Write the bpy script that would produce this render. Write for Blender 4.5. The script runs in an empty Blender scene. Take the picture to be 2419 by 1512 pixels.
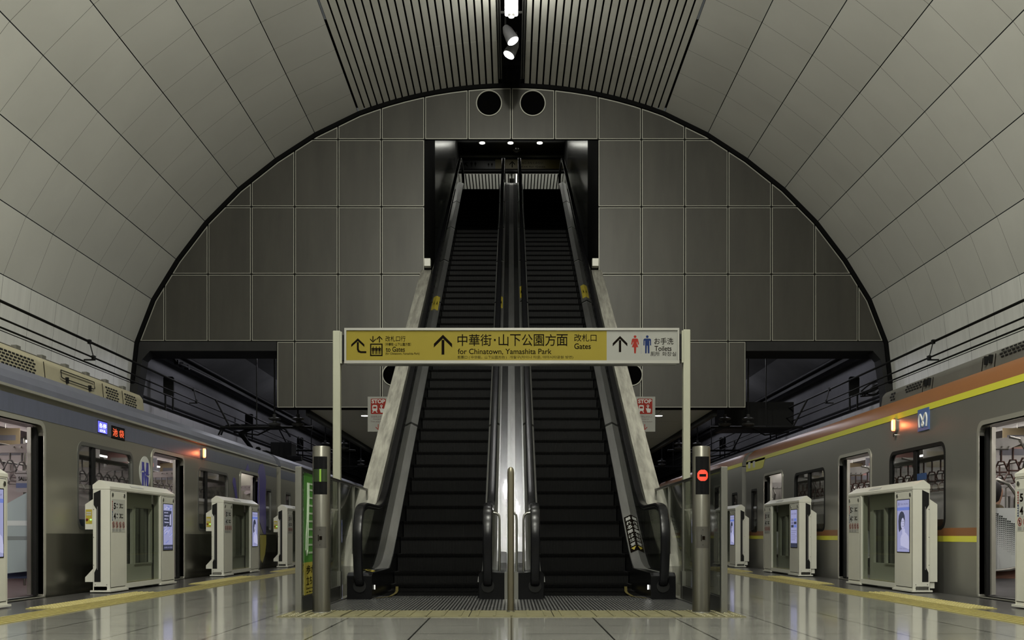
import bpy, bmesh, math, random
from mathutils import Vector, Matrix

sc = bpy.context.scene
C = sc.collection
random.seed(7)
T30 = math.tan(math.radians(30))

# ------------------------------------------------------------------ camera, world, exposure, big lights
F_PX = 2475.0                       # focal length in pixels of the 2419 px wide frame
VX, VY = 1208.0, 1265.0             # where lines running down the hall meet
cam_d = bpy.data.cameras.new('camera')
cam = bpy.data.objects.new('camera', cam_d); C.objects.link(cam)
cam.location = (0, 0, 0.62)
cam.rotation_euler = (math.radians(90), 0, 0)
cam_d.sensor_width = 36.0
cam_d.sensor_fit = 'HORIZONTAL'
cam_d.lens = 36.0 * F_PX / 2419
cam_d.shift_x = (1209.5 - VX) / 2419
cam_d.shift_y = (VY - 756.0) / 2419
cam_d.clip_start = 0.05; cam_d.clip_end = 200
sc.camera = cam

world = bpy.data.worlds.new('dim_station_air'); sc.world = world
world.use_nodes = True
world.node_tree.nodes['Background'].inputs[0].default_value = (0.55, 0.58, 0.56, 1)
world.node_tree.nodes['Background'].inputs[1].default_value = 0.10

sc.view_settings.view_transform = 'Standard'
sc.view_settings.look = 'None'
sc.view_settings.gamma = 1
sc.view_settings.exposure = 0.0
sc.cycles.max_bounces = 7
sc.cycles.diffuse_bounces = 3
sc.cycles.glossy_bounces = 4
sc.cycles.transmission_bounces = 4
sc.cycles.transparent_max_bounces = 12
sc.cycles.caustics_reflective = False
sc.cycles.caustics_refractive = False
sc.cycles.sample_clamp_indirect = 3.0

LAMP_COL = (0.985, 0.985, 0.885)
def light(name, kind, loc, energy, color=LAMP_COL, rot=(0, 0, 0), sx=0.3, sy=0.3, **kw):
    d = bpy.data.lights.new(name, kind); d.energy = energy; d.color = color
    if kind == 'AREA':
        d.shape = 'RECTANGLE'; d.size = sx; d.size_y = sy
    for k, v in kw.items(): setattr(d, k, v)
    o = bpy.data.objects.new(name, d); C.objects.link(o)
    o.location = loc; o.rotation_euler = rot
    return o
# the lamps of the ceiling channel (their housings are built further down)
CHANNEL_Y = [16.75, 11.5, 6.5, 1.5, -3.5, -8.5]
CHANNEL_W = [40, 340, 1000, 1420, 1350, 1050]
for y_, e_ in zip(CHANNEL_Y, CHANNEL_W):
    light('channel_lamp_light', 'POINT', (0, y_, 8.82), e_, shadow_soft_size=0.10)

# ------------------------------------------------------------------ materials
MATS = {}
def mat(name, col, rough=0.5, metal=0.0, vary=0.0, scale=3.0, emit=None, estr=0.0, stretch=None, bump=0.0, spec=0.5, coat=0.0):
    if name in MATS: return MATS[name]
    m = bpy.data.materials.new(name); m.use_nodes = True
    nt = m.node_tree; b = nt.nodes['Principled BSDF']
    b.inputs['Base Color'].default_value = (*col, 1)
    b.inputs['Roughness'].default_value = rough
    b.inputs['Metallic'].default_value = metal
    b.inputs['Specular IOR Level'].default_value = spec
    b.inputs['Coat Weight'].default_value = coat
    b.inputs['Coat Roughness'].default_value = 0.05; b.inputs['Coat IOR'].default_value = 1.5 if coat < 0.9 else 2.1
    if emit:
        b.inputs['Emission Color'].default_value = (*emit, 1)
        b.inputs['Emission Strength'].default_value = estr
    if vary > 0 or bump > 0:
        tc = nt.nodes.new('ShaderNodeTexCoord'); mp = nt.nodes.new('ShaderNodeMapping')
        mp.inputs['Scale'].default_value = stretch or (1, 1, 1)
        nz = nt.nodes.new('ShaderNodeTexNoise'); nz.inputs['Scale'].default_value = scale
        nz.inputs['Detail'].default_value = 5; nz.inputs['Roughness'].default_value = 0.6
        nt.links.new(tc.outputs['Object'], mp.inputs[0]); nt.links.new(mp.outputs[0], nz.inputs[0])
        if vary > 0:
            rp = nt.nodes.new('ShaderNodeValToRGB')
            rp.color_ramp.elements[0].position = 0.3; rp.color_ramp.elements[1].position = 0.7
            rp.color_ramp.elements[0].color = (*[c * (1 - vary) for c in col], 1)
            rp.color_ramp.elements[1].color = (*[min(1, c * (1 + vary * .6)) for c in col], 1)
            nt.links.new(nz.outputs[0], rp.inputs[0]); nt.links.new(rp.outputs[0], b.inputs['Base Color'])
        if bump > 0:
            bp = nt.nodes.new('ShaderNodeBump'); bp.inputs['Strength'].default_value = bump
            bp.inputs['Distance'].default_value = 0.01
            nt.links.new(nz.outputs[0], bp.inputs['Height']); nt.links.new(bp.outputs[0], b.inputs['Normal'])
    MATS[name] = m; return m

def glass(name, tint=(0.8, 0.82, 0.8), refl=0.10, rough=0.03):
    if name in MATS: return MATS[name]
    m = bpy.data.materials.new(name); m.use_nodes = True; nt = m.node_tree
    nt.nodes.clear()
    out = nt.nodes.new('ShaderNodeOutputMaterial'); mx = nt.nodes.new('ShaderNodeMixShader')
    tr = nt.nodes.new('ShaderNodeBsdfTransparent'); gl = nt.nodes.new('ShaderNodeBsdfGlossy')
    lw = nt.nodes.new('ShaderNodeLayerWeight'); lw.inputs['Blend'].default_value = 0.5     # same on both faces of a pane
    fr = nt.nodes.new('ShaderNodeMath'); fr.operation = 'POWER'; fr.inputs[1].default_value = 4.5
    nt.links.new(lw.outputs['Facing'], fr.inputs[0])
    ad = nt.nodes.new('ShaderNodeMath'); ad.operation = 'ADD'; ad.inputs[1].default_value = refl; ad.use_clamp = True
    tr.inputs[0].default_value = (*tint, 1); gl.inputs['Roughness'].default_value = rough
    gl.inputs['Color'].default_value = (0.9, 0.9, 0.9, 1)
    nt.links.new(fr.outputs[0], ad.inputs[0]); nt.links.new(ad.outputs[0], mx.inputs[0])
    nt.links.new(tr.outputs[0], mx.inputs[1]); nt.links.new(gl.outputs[0], mx.inputs[2])
    nt.links.new(mx.outputs[0], out.inputs[0])
    MATS[name] = m; return m

def tiled(name, col, mortar, bw, bh, msize, rough, vary=0.06, axis='XY', spec=0.5, coat=0.0):
    if name in MATS: return MATS[name]
    m = mat(name, col, rough, spec=spec, coat=coat); nt = m.node_tree; b = nt.nodes['Principled BSDF']
    tc = nt.nodes.new('ShaderNodeTexCoord'); br = nt.nodes.new('ShaderNodeTexBrick')
    br.offset = 0; br.squash = 1
    br.inputs['Scale'].default_value = 1; br.inputs['Brick Width'].default_value = bw
    br.inputs['Row Height'].default_value = bh; br.inputs['Mortar Size'].default_value = msize
    br.inputs['Mortar Smooth'].default_value = 0.1
    br.inputs['Color1'].default_value = (*col, 1)
    br.inputs['Color2'].default_value = (*[c * (1 - vary) for c in col], 1)
    br.inputs['Mortar'].default_value = (*mortar, 1)
    src = tc.outputs['Object']
    if axis == 'YZ':
        s = nt.nodes.new('ShaderNodeSeparateXYZ'); k = nt.nodes.new('ShaderNodeCombineXYZ')
        nt.links.new(src, s.inputs[0]); nt.links.new(s.outputs[1], k.inputs[0]); nt.links.new(s.outputs[2], k.inputs[1])
        src = k.outputs[0]
    nt.links.new(src, br.inputs['Vector'])
    nz = nt.nodes.new('ShaderNodeTexNoise'); nz.inputs['Scale'].default_value = 1.3; nz.inputs['Detail'].default_value = 6
    nt.links.new(tc.outputs['Object'], nz.inputs[0])
    mr = nt.nodes.new('ShaderNodeMapRange'); mr.inputs[1].default_value = 0.3; mr.inputs[2].default_value = 0.7
    mr.inputs[3].default_value = 0.88; mr.inputs[4].default_value = 1.06
    nt.links.new(nz.outputs[0], mr.inputs[0])
    mu = nt.nodes.new('ShaderNodeVectorMath'); mu.operation = 'SCALE'
    nt.links.new(br.outputs[0], mu.inputs[0]); nt.links.new(mr.outputs[0], mu.inputs['Scale'])
    nt.links.new(mu.outputs[0], b.inputs['Base Color'])
    return m

def ribbed(name, col, dark, axis, pitch, rough, metal=0.0, spec=0.5):
    """fine parallel grooves, as on step treads and comb plates"""
    if name in MATS: return MATS[name]
    m = mat(name, col, rough, metal, spec=spec); nt = m.node_tree; b = nt.nodes['Principled BSDF']
    tc = nt.nodes.new('ShaderNodeTexCoord'); w = nt.nodes.new('ShaderNodeTexWave')
    w.wave_type = 'BANDS'; w.bands_direction = axis; w.inputs['Scale'].default_value = 0.314 / pitch
    w.inputs['Distortion'].default_value = 0
    rp = nt.nodes.new('ShaderNodeValToRGB'); rp.color_ramp.elements[0].color = (*dark, 1)
    rp.color_ramp.elements[1].color = (*col, 1); rp.color_ramp.elements[0].position = 0.35; rp.color_ramp.elements[1].position = 0.6
    nt.links.new(tc.outputs['Object'], w.inputs[0]); nt.links.new(w.outputs['Fac'], rp.inputs[0])
    nt.links.new(rp.outputs[0], b.inputs['Base Color'])
    bp = nt.nodes.new('ShaderNodeBump'); bp.inputs['Strength'].default_value = 0.4; bp.inputs['Distance'].default_value = 0.004
    nt.links.new(w.outputs['Fac'], bp.inputs['Height']); nt.links.new(bp.outputs[0], b.inputs['Normal'])
    return m

M_FLOOR = tiled('polished_floor_tile', (0.30, 0.298, 0.272), (0.03, 0.03, 0.028), 0.613, 0.60, 0.0065, 0.13, coat=0.3)
M_EDGE = tiled('dark_granite', (0.075, 0.073, 0.07), (0.03, 0.03, 0.03), 0.8, 0.6, 0.003, 0.22)
M_VAULT = mat('vault_enamel_panel', (0.58, 0.575, 0.535), 0.42, vary=0.06, scale=0.7)
M_VAULTLOW = mat('stained_lightened_enamel', (0.68, 0.68, 0.65), 0.42, vary=0.10, scale=2.0, stretch=(1, 4, 0.3))  # streak stains; base lightened to stand for stronger light low on the vault
M_JOINT = mat('black_joint', (0.005, 0.005, 0.005), 0.9, spec=0.03)
M_SLAT = mat('grey_ceiling_slat', (0.58, 0.575, 0.52), 0.5, vary=0.05)
M_PANEL = mat('brushed_wall_panel', (0.040, 0.0375, 0.030), 0.40, metal=0.3, vary=0.22, scale=1.2, stretch=(2.5, 1, 0.5))
M_PANELRIM = mat('wall_panel_edge', (0.30, 0.295, 0.25), 0.45, metal=0.3)
M_BLACK = mat('matt_black', (0.010, 0.010, 0.010), 0.6, spec=0.15)
M_GLOSSBLACK = mat('gloss_black', (0.006, 0.006, 0.0065), 0.25, spec=0.12)
M_RUBBER = mat('handrail_rubber', (0.006, 0.006, 0.007), 0.25, spec=0.2)
M_STEEL = mat('brushed_stainless', (0.36, 0.355, 0.32), 0.30, metal=0.95, vary=0.10, scale=3, stretch=(6, 6, 0.6))
M_DECK = mat('polished_stainless', (0.34, 0.34, 0.335), 0.26, metal=1.0, coat=1.0, vary=0.22, scale=4, stretch=(14, 0.5, 0.5))
M_DECKDULL = mat('dull_stainless', (0.56, 0.56, 0.545), 0.30, metal=0.9, vary=0.12, scale=3, stretch=(5, .7, .7))
M_STEP = ribbed('black_step_riser', (0.012, 0.012, 0.012), (0.004, 0.004, 0.004), 'X', 0.018, 0.5, spec=0.12)
M_TREAD = ribbed('shadow_black_tread', (0.0035, 0.0035, 0.0035), (0.002, 0.002, 0.002), 'X', 0.018, 0.7, spec=0.03)  # blackened beyond the riser: the nose edge stands in for a shadow line
M_GRATE = ribbed('grooved_floor_plate', (0.20, 0.20, 0.20), (0.025, 0.025, 0.025), 'X', 0.03, 0.32, 0.6)
M_STONE = mat('worn_white_parapet', (0.31, 0.30, 0.26), 0.55, vary=0.5, scale=3.5, stretch=(5, 0.45, 0.9))
M_POST = mat('cream_steel_post', (0.30, 0.30, 0.23), 0.45, vary=0.12, scale=3, stretch=(2, 2, .5))
M_CREAM = mat('cream_enamel', (0.62, 0.61, 0.54), 0.32, vary=0.04)
M_CREAMIN = mat('lightened_cream_enamel', (0.74, 0.73, 0.67), 0.5)  # same enamel, lightened to offset the shade behind the glass
M_YTAC = mat('yellow_tactile', (0.33, 0.285, 0.10), 0.5, vary=0.15, scale=8)
M_YTACW = mat('worn_yellow_tactile', (0.155, 0.142, 0.075), 0.5, vary=0.2, scale=6)
M_YSIGN = mat('yellow_sign_face', (0.19, 0.152, 0.018), 0.5, spec=0.12)
M_WSIGN = mat('white_sign_face', (0.235, 0.235, 0.215), 0.5, spec=0.12)
M_SIGNFRAME = mat('pale_aluminium', (0.26, 0.255, 0.23), 0.38, metal=0.3)
M_INK = mat('black_ink', (0.0045, 0.003, 0.002), 0.6, spec=0.02)
M_REDINK = mat('red_ink', (0.20, 0.022, 0.016), 0.5, spec=0.06)
M_BLUEINK = mat('blue_ink', (0.010, 0.020, 0.075), 0.5, spec=0.06)
M_GREYINK = mat('grey_ink', (0.22, 0.22, 0.22), 0.5, spec=0.06)
M_WHITEINK = mat('white_ink', (0.42, 0.42, 0.40), 0.5, spec=0.06)
M_YELLOW = mat('yellow_sticker', (0.40, 0.32, 0.04), 0.45)
M_GREEN = mat('green_poster', (0.06, 0.22, 0.03), 0.45)
M_POSTERY = mat('yellow_poster', (0.42, 0.36, 0.06), 0.45)
M_BODY = mat('stainless_train_body', (0.34, 0.33, 0.275), 0.36, metal=0.7, vary=0.05, scale=1.0, stretch=(1, .4, 3))
M_BODYR = mat('matt_grey_train_body', (0.28, 0.275, 0.25), 0.36, metal=0.65, vary=0.05, scale=1.0)
M_BLUEBAND = mat('slate_blue_band', (0.125, 0.135, 0.19), 0.35, metal=0.3, vary=0.10, scale=3, stretch=(1, 4, .6))
M_ROOFL = mat('blue_grey_train_roof', (0.10, 0.105, 0.135), 0.5, vary=0.12)
M_ROOFR = mat('dark_train_roof', (0.10, 0.095, 0.085), 0.5, vary=0.1)
M_BROWN = mat('copper_brown_band', (0.215, 0.088, 0.032), 0.42, spec=0.3, vary=0.05)
M_LIME = mat('lime_yellow_band', (0.60, 0.58, 0.055), 0.4)
M_ACL = mat('ivory_roof_unit', (0.30, 0.275, 0.19), 0.55, vary=0.12, scale=3)
M_ACR = mat('grey_roof_unit', (0.095, 0.092, 0.08), 0.55, vary=0.12, scale=3)
M_DOORTRIM = mat('pale_door_frame', (0.50, 0.49, 0.43), 0.3, metal=0.6)
M_INTL = mat('pinkish_interior_panel', (0.46, 0.41, 0.40), 0.45)
M_INTR = mat('white_interior_panel', (0.56, 0.55, 0.52), 0.45)
M_INTDARK = mat('interior_window_dark', (0.05, 0.05, 0.055), 0.15)
M_INTFLOOR = mat('plum_vinyl_floor', (0.13, 0.085, 0.085), 0.35, vary=0.2, scale=4)
M_INTFLOORR = mat('grey_vinyl_floor', (0.10, 0.10, 0.10), 0.35, vary=0.2)
M_PARTL = mat('blue_grey_partition', (0.30, 0.35, 0.37), 0.4)
M_PARTSTRIPE = mat('pale_partition_stripe', (0.5, 0.53, 0.54), 0.4)
M_PARTDARK = mat('dark_partition_stripe', (0.17, 0.19, 0.2), 0.4)
M_STRAPL = mat('grey_strap_plastic', (0.30, 0.28, 0.27), 0.4)
M_STRAPR = mat('brown_strap_plastic', (0.10, 0.045, 0.03), 0.4)
M_SEATL = mat('blue_seat_fabric', (0.06, 0.08, 0.16), 0.8)
M_SEATR = mat('brown_seat_fabric', (0.13, 0.06, 0.04), 0.8)
M_CONC = mat('dark_tunnel_concrete', (0.14, 0.14, 0.148), 0.8, vary=0.30, scale=0.8, stretch=(1, .6, 1))
M_CONCD = mat('sooty_ceiling_concrete', (0.055, 0.055, 0.055), 0.8, vary=0.3, scale=1)
M_TRACKTILE = tiled('pale_trackside_panel', (0.24, 0.23, 0.225), (0.03, 0.03, 0.03), 0.9, 3.0, 0.006, 0.45, axis='YZ', vary=0.12)
M_IRON = mat('dark_iron', (0.007, 0.007, 0.007), 0.6, spec=0.12)
M_WIRE = mat('copper_black_wire', (0.006, 0.006, 0.005), 0.6, spec=0.08)
M_INSUL = mat('grey_porcelain', (0.06, 0.06, 0.06), 0.6, spec=0.2)
M_WHITECEIL = mat('white_soffit_panel', (0.38, 0.375, 0.34), 0.5)
M_SHAFT = mat('polished_shaft_cladding', (0.20, 0.20, 0.19), 0.22, metal=0.9, vary=0.45, scale=2.5, stretch=(1, 5, 0.25))
M_LAMP = mat('lamp_glow', (1, 1, 1), 0.5, emit=(1.0, 0.98, 0.93), estr=14)
M_SPOTGLOW = mat('spot_glow', (1, 1, 1), 0.5, emit=(1.0, 1.0, 1.0), estr=10)
M_TUBE = mat('train_lamp_glow', (1, 1, 1), 0.5, emit=(1.0, 0.93, 0.90), estr=13)
M_DOWN = mat('downlight_glow', (1, 1, 1), 0.5, emit=(1.0, 0.98, 0.90), estr=6)
M_ORANGE = mat('orange_lamp_glow', (0.8, 0.2, 0.1), 0.4, emit=(1.0, 0.22, 0.08), estr=5)
M_ORANGEHOT = mat('orange_lamp_core', (1, 0.6, 0.4), 0.4, emit=(1.0, 0.55, 0.33), estr=9)
M_REDLED = mat('red_led', (0.5, 0.05, 0.03), 0.5, emit=(1.0, 0.065, 0.028), estr=0.85)
M_GREENLED = mat('dim_green_led', (0.1, 0.2, 0.02), 0.5, emit=(0.25, 0.42, 0.02), estr=0.30)
M_GREENDOT = mat('bright_green_led', (0.1, 0.6, 0.1), 0.5, emit=(0.25, 1.0, 0.2), estr=2.2)
M_DARKGREEN = mat('unlit_green_matrix', (0.015, 0.03, 0.008), 0.3)
M_WLED = mat('white_led', (1, 1, 1), 0.5, emit=(1, 1, 0.95), estr=4)
M_BLUELED = mat('blue_led', (0.05, 0.06, 0.4), 0.4, emit=(0.16, 0.16, 0.80), estr=0.9)
M_WHITELED = mat('white_blue_led', (0.8, 0.8, 1), 0.4, emit=(0.75, 0.78, 1.0), estr=1.3)
M_ORLED = mat('orange_red_led', (0.6, 0.1, 0.03), 0.4, emit=(1.0, 0.13, 0.05), estr=0.8)
M_SCREEN = mat('lavender_screen', (0.05, 0.05, 0.06), 0.25, emit=(0.30, 0.31, 0.52), estr=0.9)
M_SCREENB = mat('blue_screen_band', (0.05, 0.05, 0.06), 0.25, emit=(0.12, 0.17, 0.50), estr=0.95)
M_SCREENW = mat('pale_screen_shape', (0.05, 0.05, 0.06), 0.25, emit=(0.46, 0.46, 0.66), estr=0.9)
M_SCREEND = mat('dark_screen_shape', (0.03, 0.03, 0.04), 0.25, emit=(0.03, 0.035, 0.06), estr=0.9)
M_SCREENM = mat('mid_screen_shape', (0.03, 0.03, 0.04), 0.25, emit=(0.17, 0.17, 0.29), estr=0.9)
M_PURPLE = mat('purple_livery', (0.12, 0.10, 0.36), 0.35, metal=0.2)
M_NAVY = mat('navy_logo', (0.05, 0.05, 0.30), 0.4)
M_OVAL = mat('white_logo_disc', (0.56, 0.57, 0.54), 0.4)
M_METRO = mat('blue_emblem_plate', (0.07, 0.13, 0.33), 0.4)
M_SKIN = mat('skin', (0.42, 0.25, 0.17), 0.5)
M_JACKET = mat('olive_brown_jacket', (0.085, 0.065, 0.035), 0.85, vary=0.2, scale=12)
M_HAIR = mat('dark_hair', (0.012, 0.01, 0.01), 0.6)
M_TROUSER = mat('dark_trousers', (0.02, 0.02, 0.025), 0.8)
M_BAG = mat('pale_paper', (0.45, 0.42, 0.38), 0.7)

G_BARRIER = glass('barrier_glass', (0.80, 0.82, 0.78), 0.05)
G_ESC = glass('smoked_balustrade_glass', (0.62, 0.64, 0.60), 0.05)
G_WINDOW = glass('train_window_glass', (0.72, 0.74, 0.72), 0.04)
G_SCREEN = glass('screen_door_glass', (0.82, 0.84, 0.80), 0.05)
G_COVER = glass('clear_cover', (0.9, 0.9, 0.9), 0.03)

# ------------------------------------------------------------------ mesh helpers
ORG = {}
def rect(x0, y0, x1, y1): return [(x0, y0), (x1, y0), (x1, y1), (x0, y1)]
def circ(cx, cy, r, n=24, ry=None):
    ry = r if ry is None else ry
    return [(cx + r * math.cos(2 * math.pi * k / n), cy + ry * math.sin(2 * math.pi * k / n)) for k in range(n)]
def rrect(x0, y0, x1, y1, r, n=5):
    rs = r if isinstance(r, (list, tuple)) else [r] * 4      # bl, br, tr, tl
    pts = []
    for (cx, cy, a0, rr) in ((x0 + rs[0], y0 + rs[0], 180, rs[0]), (x1 - rs[1], y0 + rs[1], 270, rs[1]),
                             (x1 - rs[2], y1 - rs[2], 0, rs[2]), (x0 + rs[3], y1 - rs[3], 90, rs[3])):
        if rr < 1e-5: pts.append((cx, cy)); continue
        for k in range(n + 1):
            a = math.radians(a0 + 90 * k / n); pts.append((cx + rr * math.cos(a), cy + rr * math.sin(a)))
    return pts
def front(x0=0, y0=0, z0=0): return lambda u, v, w: (x0 + u, y0 - w, z0 + v)        # seen from -Y
def side(s, x0=0, y0=0, z0=0):                                                     # s=-1: faces +X, s=+1: faces -X
    return (lambda u, v, w: (x0 + w, y0 + u, z0 + v)) if s < 0 else (lambda u, v, w: (x0 - w, y0 - u, z0 + v))
def sideY(s, x0):                                                                  # u is world y on both sides
    return lambda u, v, w: (x0 - s * w, u, v)

def curve_mesh(loops, depth):
    cu = bpy.data.curves.new('tmp', 'CURVE'); cu.dimensions = '2D'; cu.fill_mode = 'BOTH'; cu.extrude = depth / 2
    for lp in loops:
        sp = cu.splines.new('POLY'); sp.points.add(len(lp) - 1); sp.use_cyclic_u = True
        for p, q in zip(sp.points, lp): p.co = (q[0], q[1], 0, 1)
    o = bpy.data.objects.new('tmp', cu); C.objects.link(o)
    bpy.context.view_layer.update()
    me = bpy.data.meshes.new_from_object(o.evaluated_get(bpy.context.evaluated_depsgraph_get()))
    vs = [tuple(v.co) for v in me.vertices]; fs = [tuple(p.vertices) for p in me.polygons]
    bpy.data.objects.remove(o); bpy.data.curves.remove(cu); bpy.data.meshes.remove(me)
    return vs, fs
TEXTCACHE = {}
def text_mesh(body, size, bold, align, sx, depth):
    key = (body, size, bold, align, sx, depth)
    if key in TEXTCACHE: return TEXTCACHE[key]
    cu = bpy.data.curves.new('tmp', 'FONT'); cu.body = body; cu.size = size; cu.align_x = align; cu.align_y = 'CENTER'
    cu.extrude = depth / 2; cu.offset = bold; cu.resolution_u = 3
    o = bpy.data.objects.new('tmp', cu); C.objects.link(o)
    bpy.context.view_layer.update()
    me = bpy.data.meshes.new_from_object(o.evaluated_get(bpy.context.evaluated_depsgraph_get()))
    vs = [(v.co.x * sx, v.co.y, v.co.z) for v in me.vertices]; fs = [tuple(p.vertices) for p in me.polygons]
    bpy.data.objects.remove(o); bpy.data.curves.remove(cu); bpy.data.meshes.remove(me)
    TEXTCACHE[key] = (vs, fs); return vs, fs

class MB:
    def __init__(self): self.v = []; self.f = []; self.m = []
    def add(self, vs, fs, mi=0):
        o = len(self.v); self.v += [tuple(p) for p in vs]
        for f in fs: self.f.append(tuple(o + i for i in f)); self.m.append(mi)
        return self
    def box(self, x0, x1, y0, y1, z0, z1, mi=0):
        if x0 > x1: x0, x1 = x1, x0
        return self.add([(x0, y0, z0), (x1, y0, z0), (x1, y1, z0), (x0, y1, z0), (x0, y0, z1), (x1, y0, z1), (x1, y1, z1), (x0, y1, z1)],
                        [(0, 3, 2, 1), (4, 5, 6, 7), (0, 1, 5, 4), (1, 2, 6, 5), (2, 3, 7, 6), (3, 0, 4, 7)], mi)
    def prism(self, poly, t, fn, mi=0, w0=0.0):
        """polygon in (u,v), extruded w0..w0+t along w, placed by fn"""
        n = len(poly)
        vs = [fn(u, v, w0) for u, v in poly] + [fn(u, v, w0 + t) for u, v in poly]
        fs = [tuple(range(n - 1, -1, -1)), tuple(range(n, 2 * n))] + [(k, (k + 1) % n, n + (k + 1) % n, n + k) for k in range(n)]
        return self.add(vs, fs, mi)
    def shape(self, loops, t, fn, mi=0, w0=0.0):
        vs, fs = curve_mesh(loops, t)
        return self.add([fn(x, y, z + t / 2 + w0) for x, y, z in vs], fs, mi)
    def text(self, body, size, fn, u=0, v=0, mi=0, bold=0.0, align='CENTER', sx=1.0, t=0.002, w0=0.0):
        vs, fs = text_mesh(body, size, bold, align, sx, t)
        return self.add([fn(x + u, y + v, z + t / 2 + w0) for x, y, z in vs], fs, mi)
    def tube(self, pts, r, n=10, mi=0, close=False, caps=True):
        P = [Vector(p) for p in pts]; N = len(P); rings = []
        up = None
        for i in range(N):
            if close: d = (P[(i + 1) % N] - P[i - 1])
            else: d = (P[min(i + 1, N - 1)] - P[max(i - 1, 0)])
            d.normalize()
            if up is None:
                up = Vector((0, 0, 1)) if abs(d.z) < 0.9 else Vector((1, 0, 0))
            a = d.cross(up); a.normalize(); b = a.cross(d); b.normalize(); up = b
            rr = r[i] if isinstance(r, (list, tuple)) else r
            rings.append([tuple(P[i] + a * rr * math.cos(2 * math.pi * k / n) + b * rr * math.sin(2 * math.pi * k / n)) for k in range(n)])
        vs = [p for rg in rings for p in rg]; fs = []
        for i in range(N if close else N - 1):
            j = (i + 1) % N
            for k in range(n): fs.append((i * n + k, i * n + (k + 1) % n, j * n + (k + 1) % n, j * n + k))
        if caps and not close: fs += [tuple(range(n - 1, -1, -1)), tuple(range((N - 1) * n, N * n))]
        return self.add(vs, fs, mi)
    def lathe(self, prof, cx=0, cy=0, n=24, mi=0, cap=True):
        """profile of (r, z) turned about a vertical axis"""
        vs = []; fs = []
        for r, z in prof:
            for k in range(n): vs.append((cx + r * math.cos(2 * math.pi * k / n), cy + r * math.sin(2 * math.pi * k / n), z))
        for i in range(len(prof) - 1):
            for k in range(n): fs.append((i * n + k, i * n + (k + 1) % n, (i + 1) * n + (k + 1) % n, (i + 1) * n + k))
        if cap: fs += [tuple(range(n - 1, -1, -1)), tuple(range((len(prof) - 1) * n, len(prof) * n))]
        return self.add(vs, fs, mi)
    def sweep(self, path, prof, mi=0, closed=True, caps=True):
        """profile (x, n) carried along a path of (y, z); n is measured square to the path"""
        N = len(path); K = len(prof); vs = []; fs = []
        for i, (y, z) in enumerate(path):
            a = path[max(i - 1, 0)]; b = path[min(i + 1, N - 1)]
            d0 = Vector((y - a[0], z - a[1])); d1 = Vector((b[0] - y, b[1] - z))
            if d0.length < 1e-9: d0 = d1
            if d1.length < 1e-9: d1 = d0
            d0.normalize(); d1.normalize(); t = d0 + d1
            if t.length < 1e-6: t = d1
            t.normalize(); ny, nz = -t.y, t.x
            c = max(0.5, (ny * -d1.y + nz * d1.x))
            for x, n in prof: vs.append((x, y + ny * n / c, z + nz * n / c))
        for i in range(N - 1):
            for k in range(K if closed else K - 1): fs.append((i * K + k, i * K + (k + 1) % K, (i + 1) * K + (k + 1) % K, (i + 1) * K + k))
        if caps and closed: fs += [tuple(range(K - 1, -1, -1)), tuple(range((N - 1) * K, N * K))]
        return self.add(vs, fs, mi)

def obj(name, mb, mats, parent=None, smooth=False, label=None, bevel=0.0, kind=None):
    org = ORG.get(parent.name, (0, 0, 0)) if parent else (0, 0, 0)
    me = bpy.data.meshes.new(name)
    me.from_pydata([(x - org[0], y - org[1], z - org[2]) for x, y, z in mb.v], [], mb.f)
    for m in (mats if isinstance(mats, (list, tuple)) else [mats]): me.materials.append(m)
    for p, mi in zip(me.polygons, mb.m): p.material_index = mi; p.use_smooth = smooth
    bm = bmesh.new(); bm.from_mesh(me); bmesh.ops.recalc_face_normals(bm, faces=bm.faces); bm.to_mesh(me); bm.free()
    me.update()
    o = bpy.data.objects.new(name, me); C.objects.link(o)
    if parent: o.parent = parent
    ORG[o.name] = org
    if smooth:
        for e in me.edges: pass
        md = o.modifiers.new('edge_split', 'EDGE_SPLIT'); md.split_angle = math.radians(38)
    if bevel:
        md = o.modifiers.new('bevel', 'BEVEL'); md.width = bevel; md.segments = 2; md.limit_method = 'ANGLE'
    if label: o['label'] = label
    if kind: o['kind'] = kind
    return o
def tag(o, label, cat, group=None, kind=None):
    o['label'] = label; o['category'] = cat
    if group: o['group'] = group
    if kind: o['kind'] = kind
    return o
def thing(name, label, cat, loc=(0, 0, 0), group=None):
    o = bpy.data.objects.new(name, None); C.objects.link(o); o.location = loc
    o.empty_display_size = 0.1
    ORG[o.name] = tuple(loc)
    return tag(o, label, cat, group)
def struct(name, mb, mats, smooth=False):
    return obj(name, mb, mats, smooth=smooth, kind='structure')
def copy_tree(o, parent=None):
    c = o.copy(); C.objects.link(c)
    if parent: c.parent = parent
    for ch in list(o.children): copy_tree(ch, c)
    return c
def at(px, py, D):        # the point D metres down the hall that shows at this place of the photograph
    return ((px - VX) * D / F_PX, D, 0.62 + (VY - py) * D / F_PX)
def smoothpath(pts, n=6):
    out = []
    for i in range(len(pts) - 1):
        p0 = Vector(pts[max(i - 1, 0)]); p1 = Vector(pts[i]); p2 = Vector(pts[i + 1]); p3 = Vector(pts[min(i + 2, len(pts) - 1)])
        for k in range(n):
            t = k / n
            out.append(tuple(0.5 * ((2 * p1) + (p2 - p0) * t + (2 * p0 - 5 * p1 + 4 * p2 - p3) * t * t + (3 * p1 - p0 - 3 * p2 + p3) * t ** 3)))
    out.append(tuple(pts[-1])); return out

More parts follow.
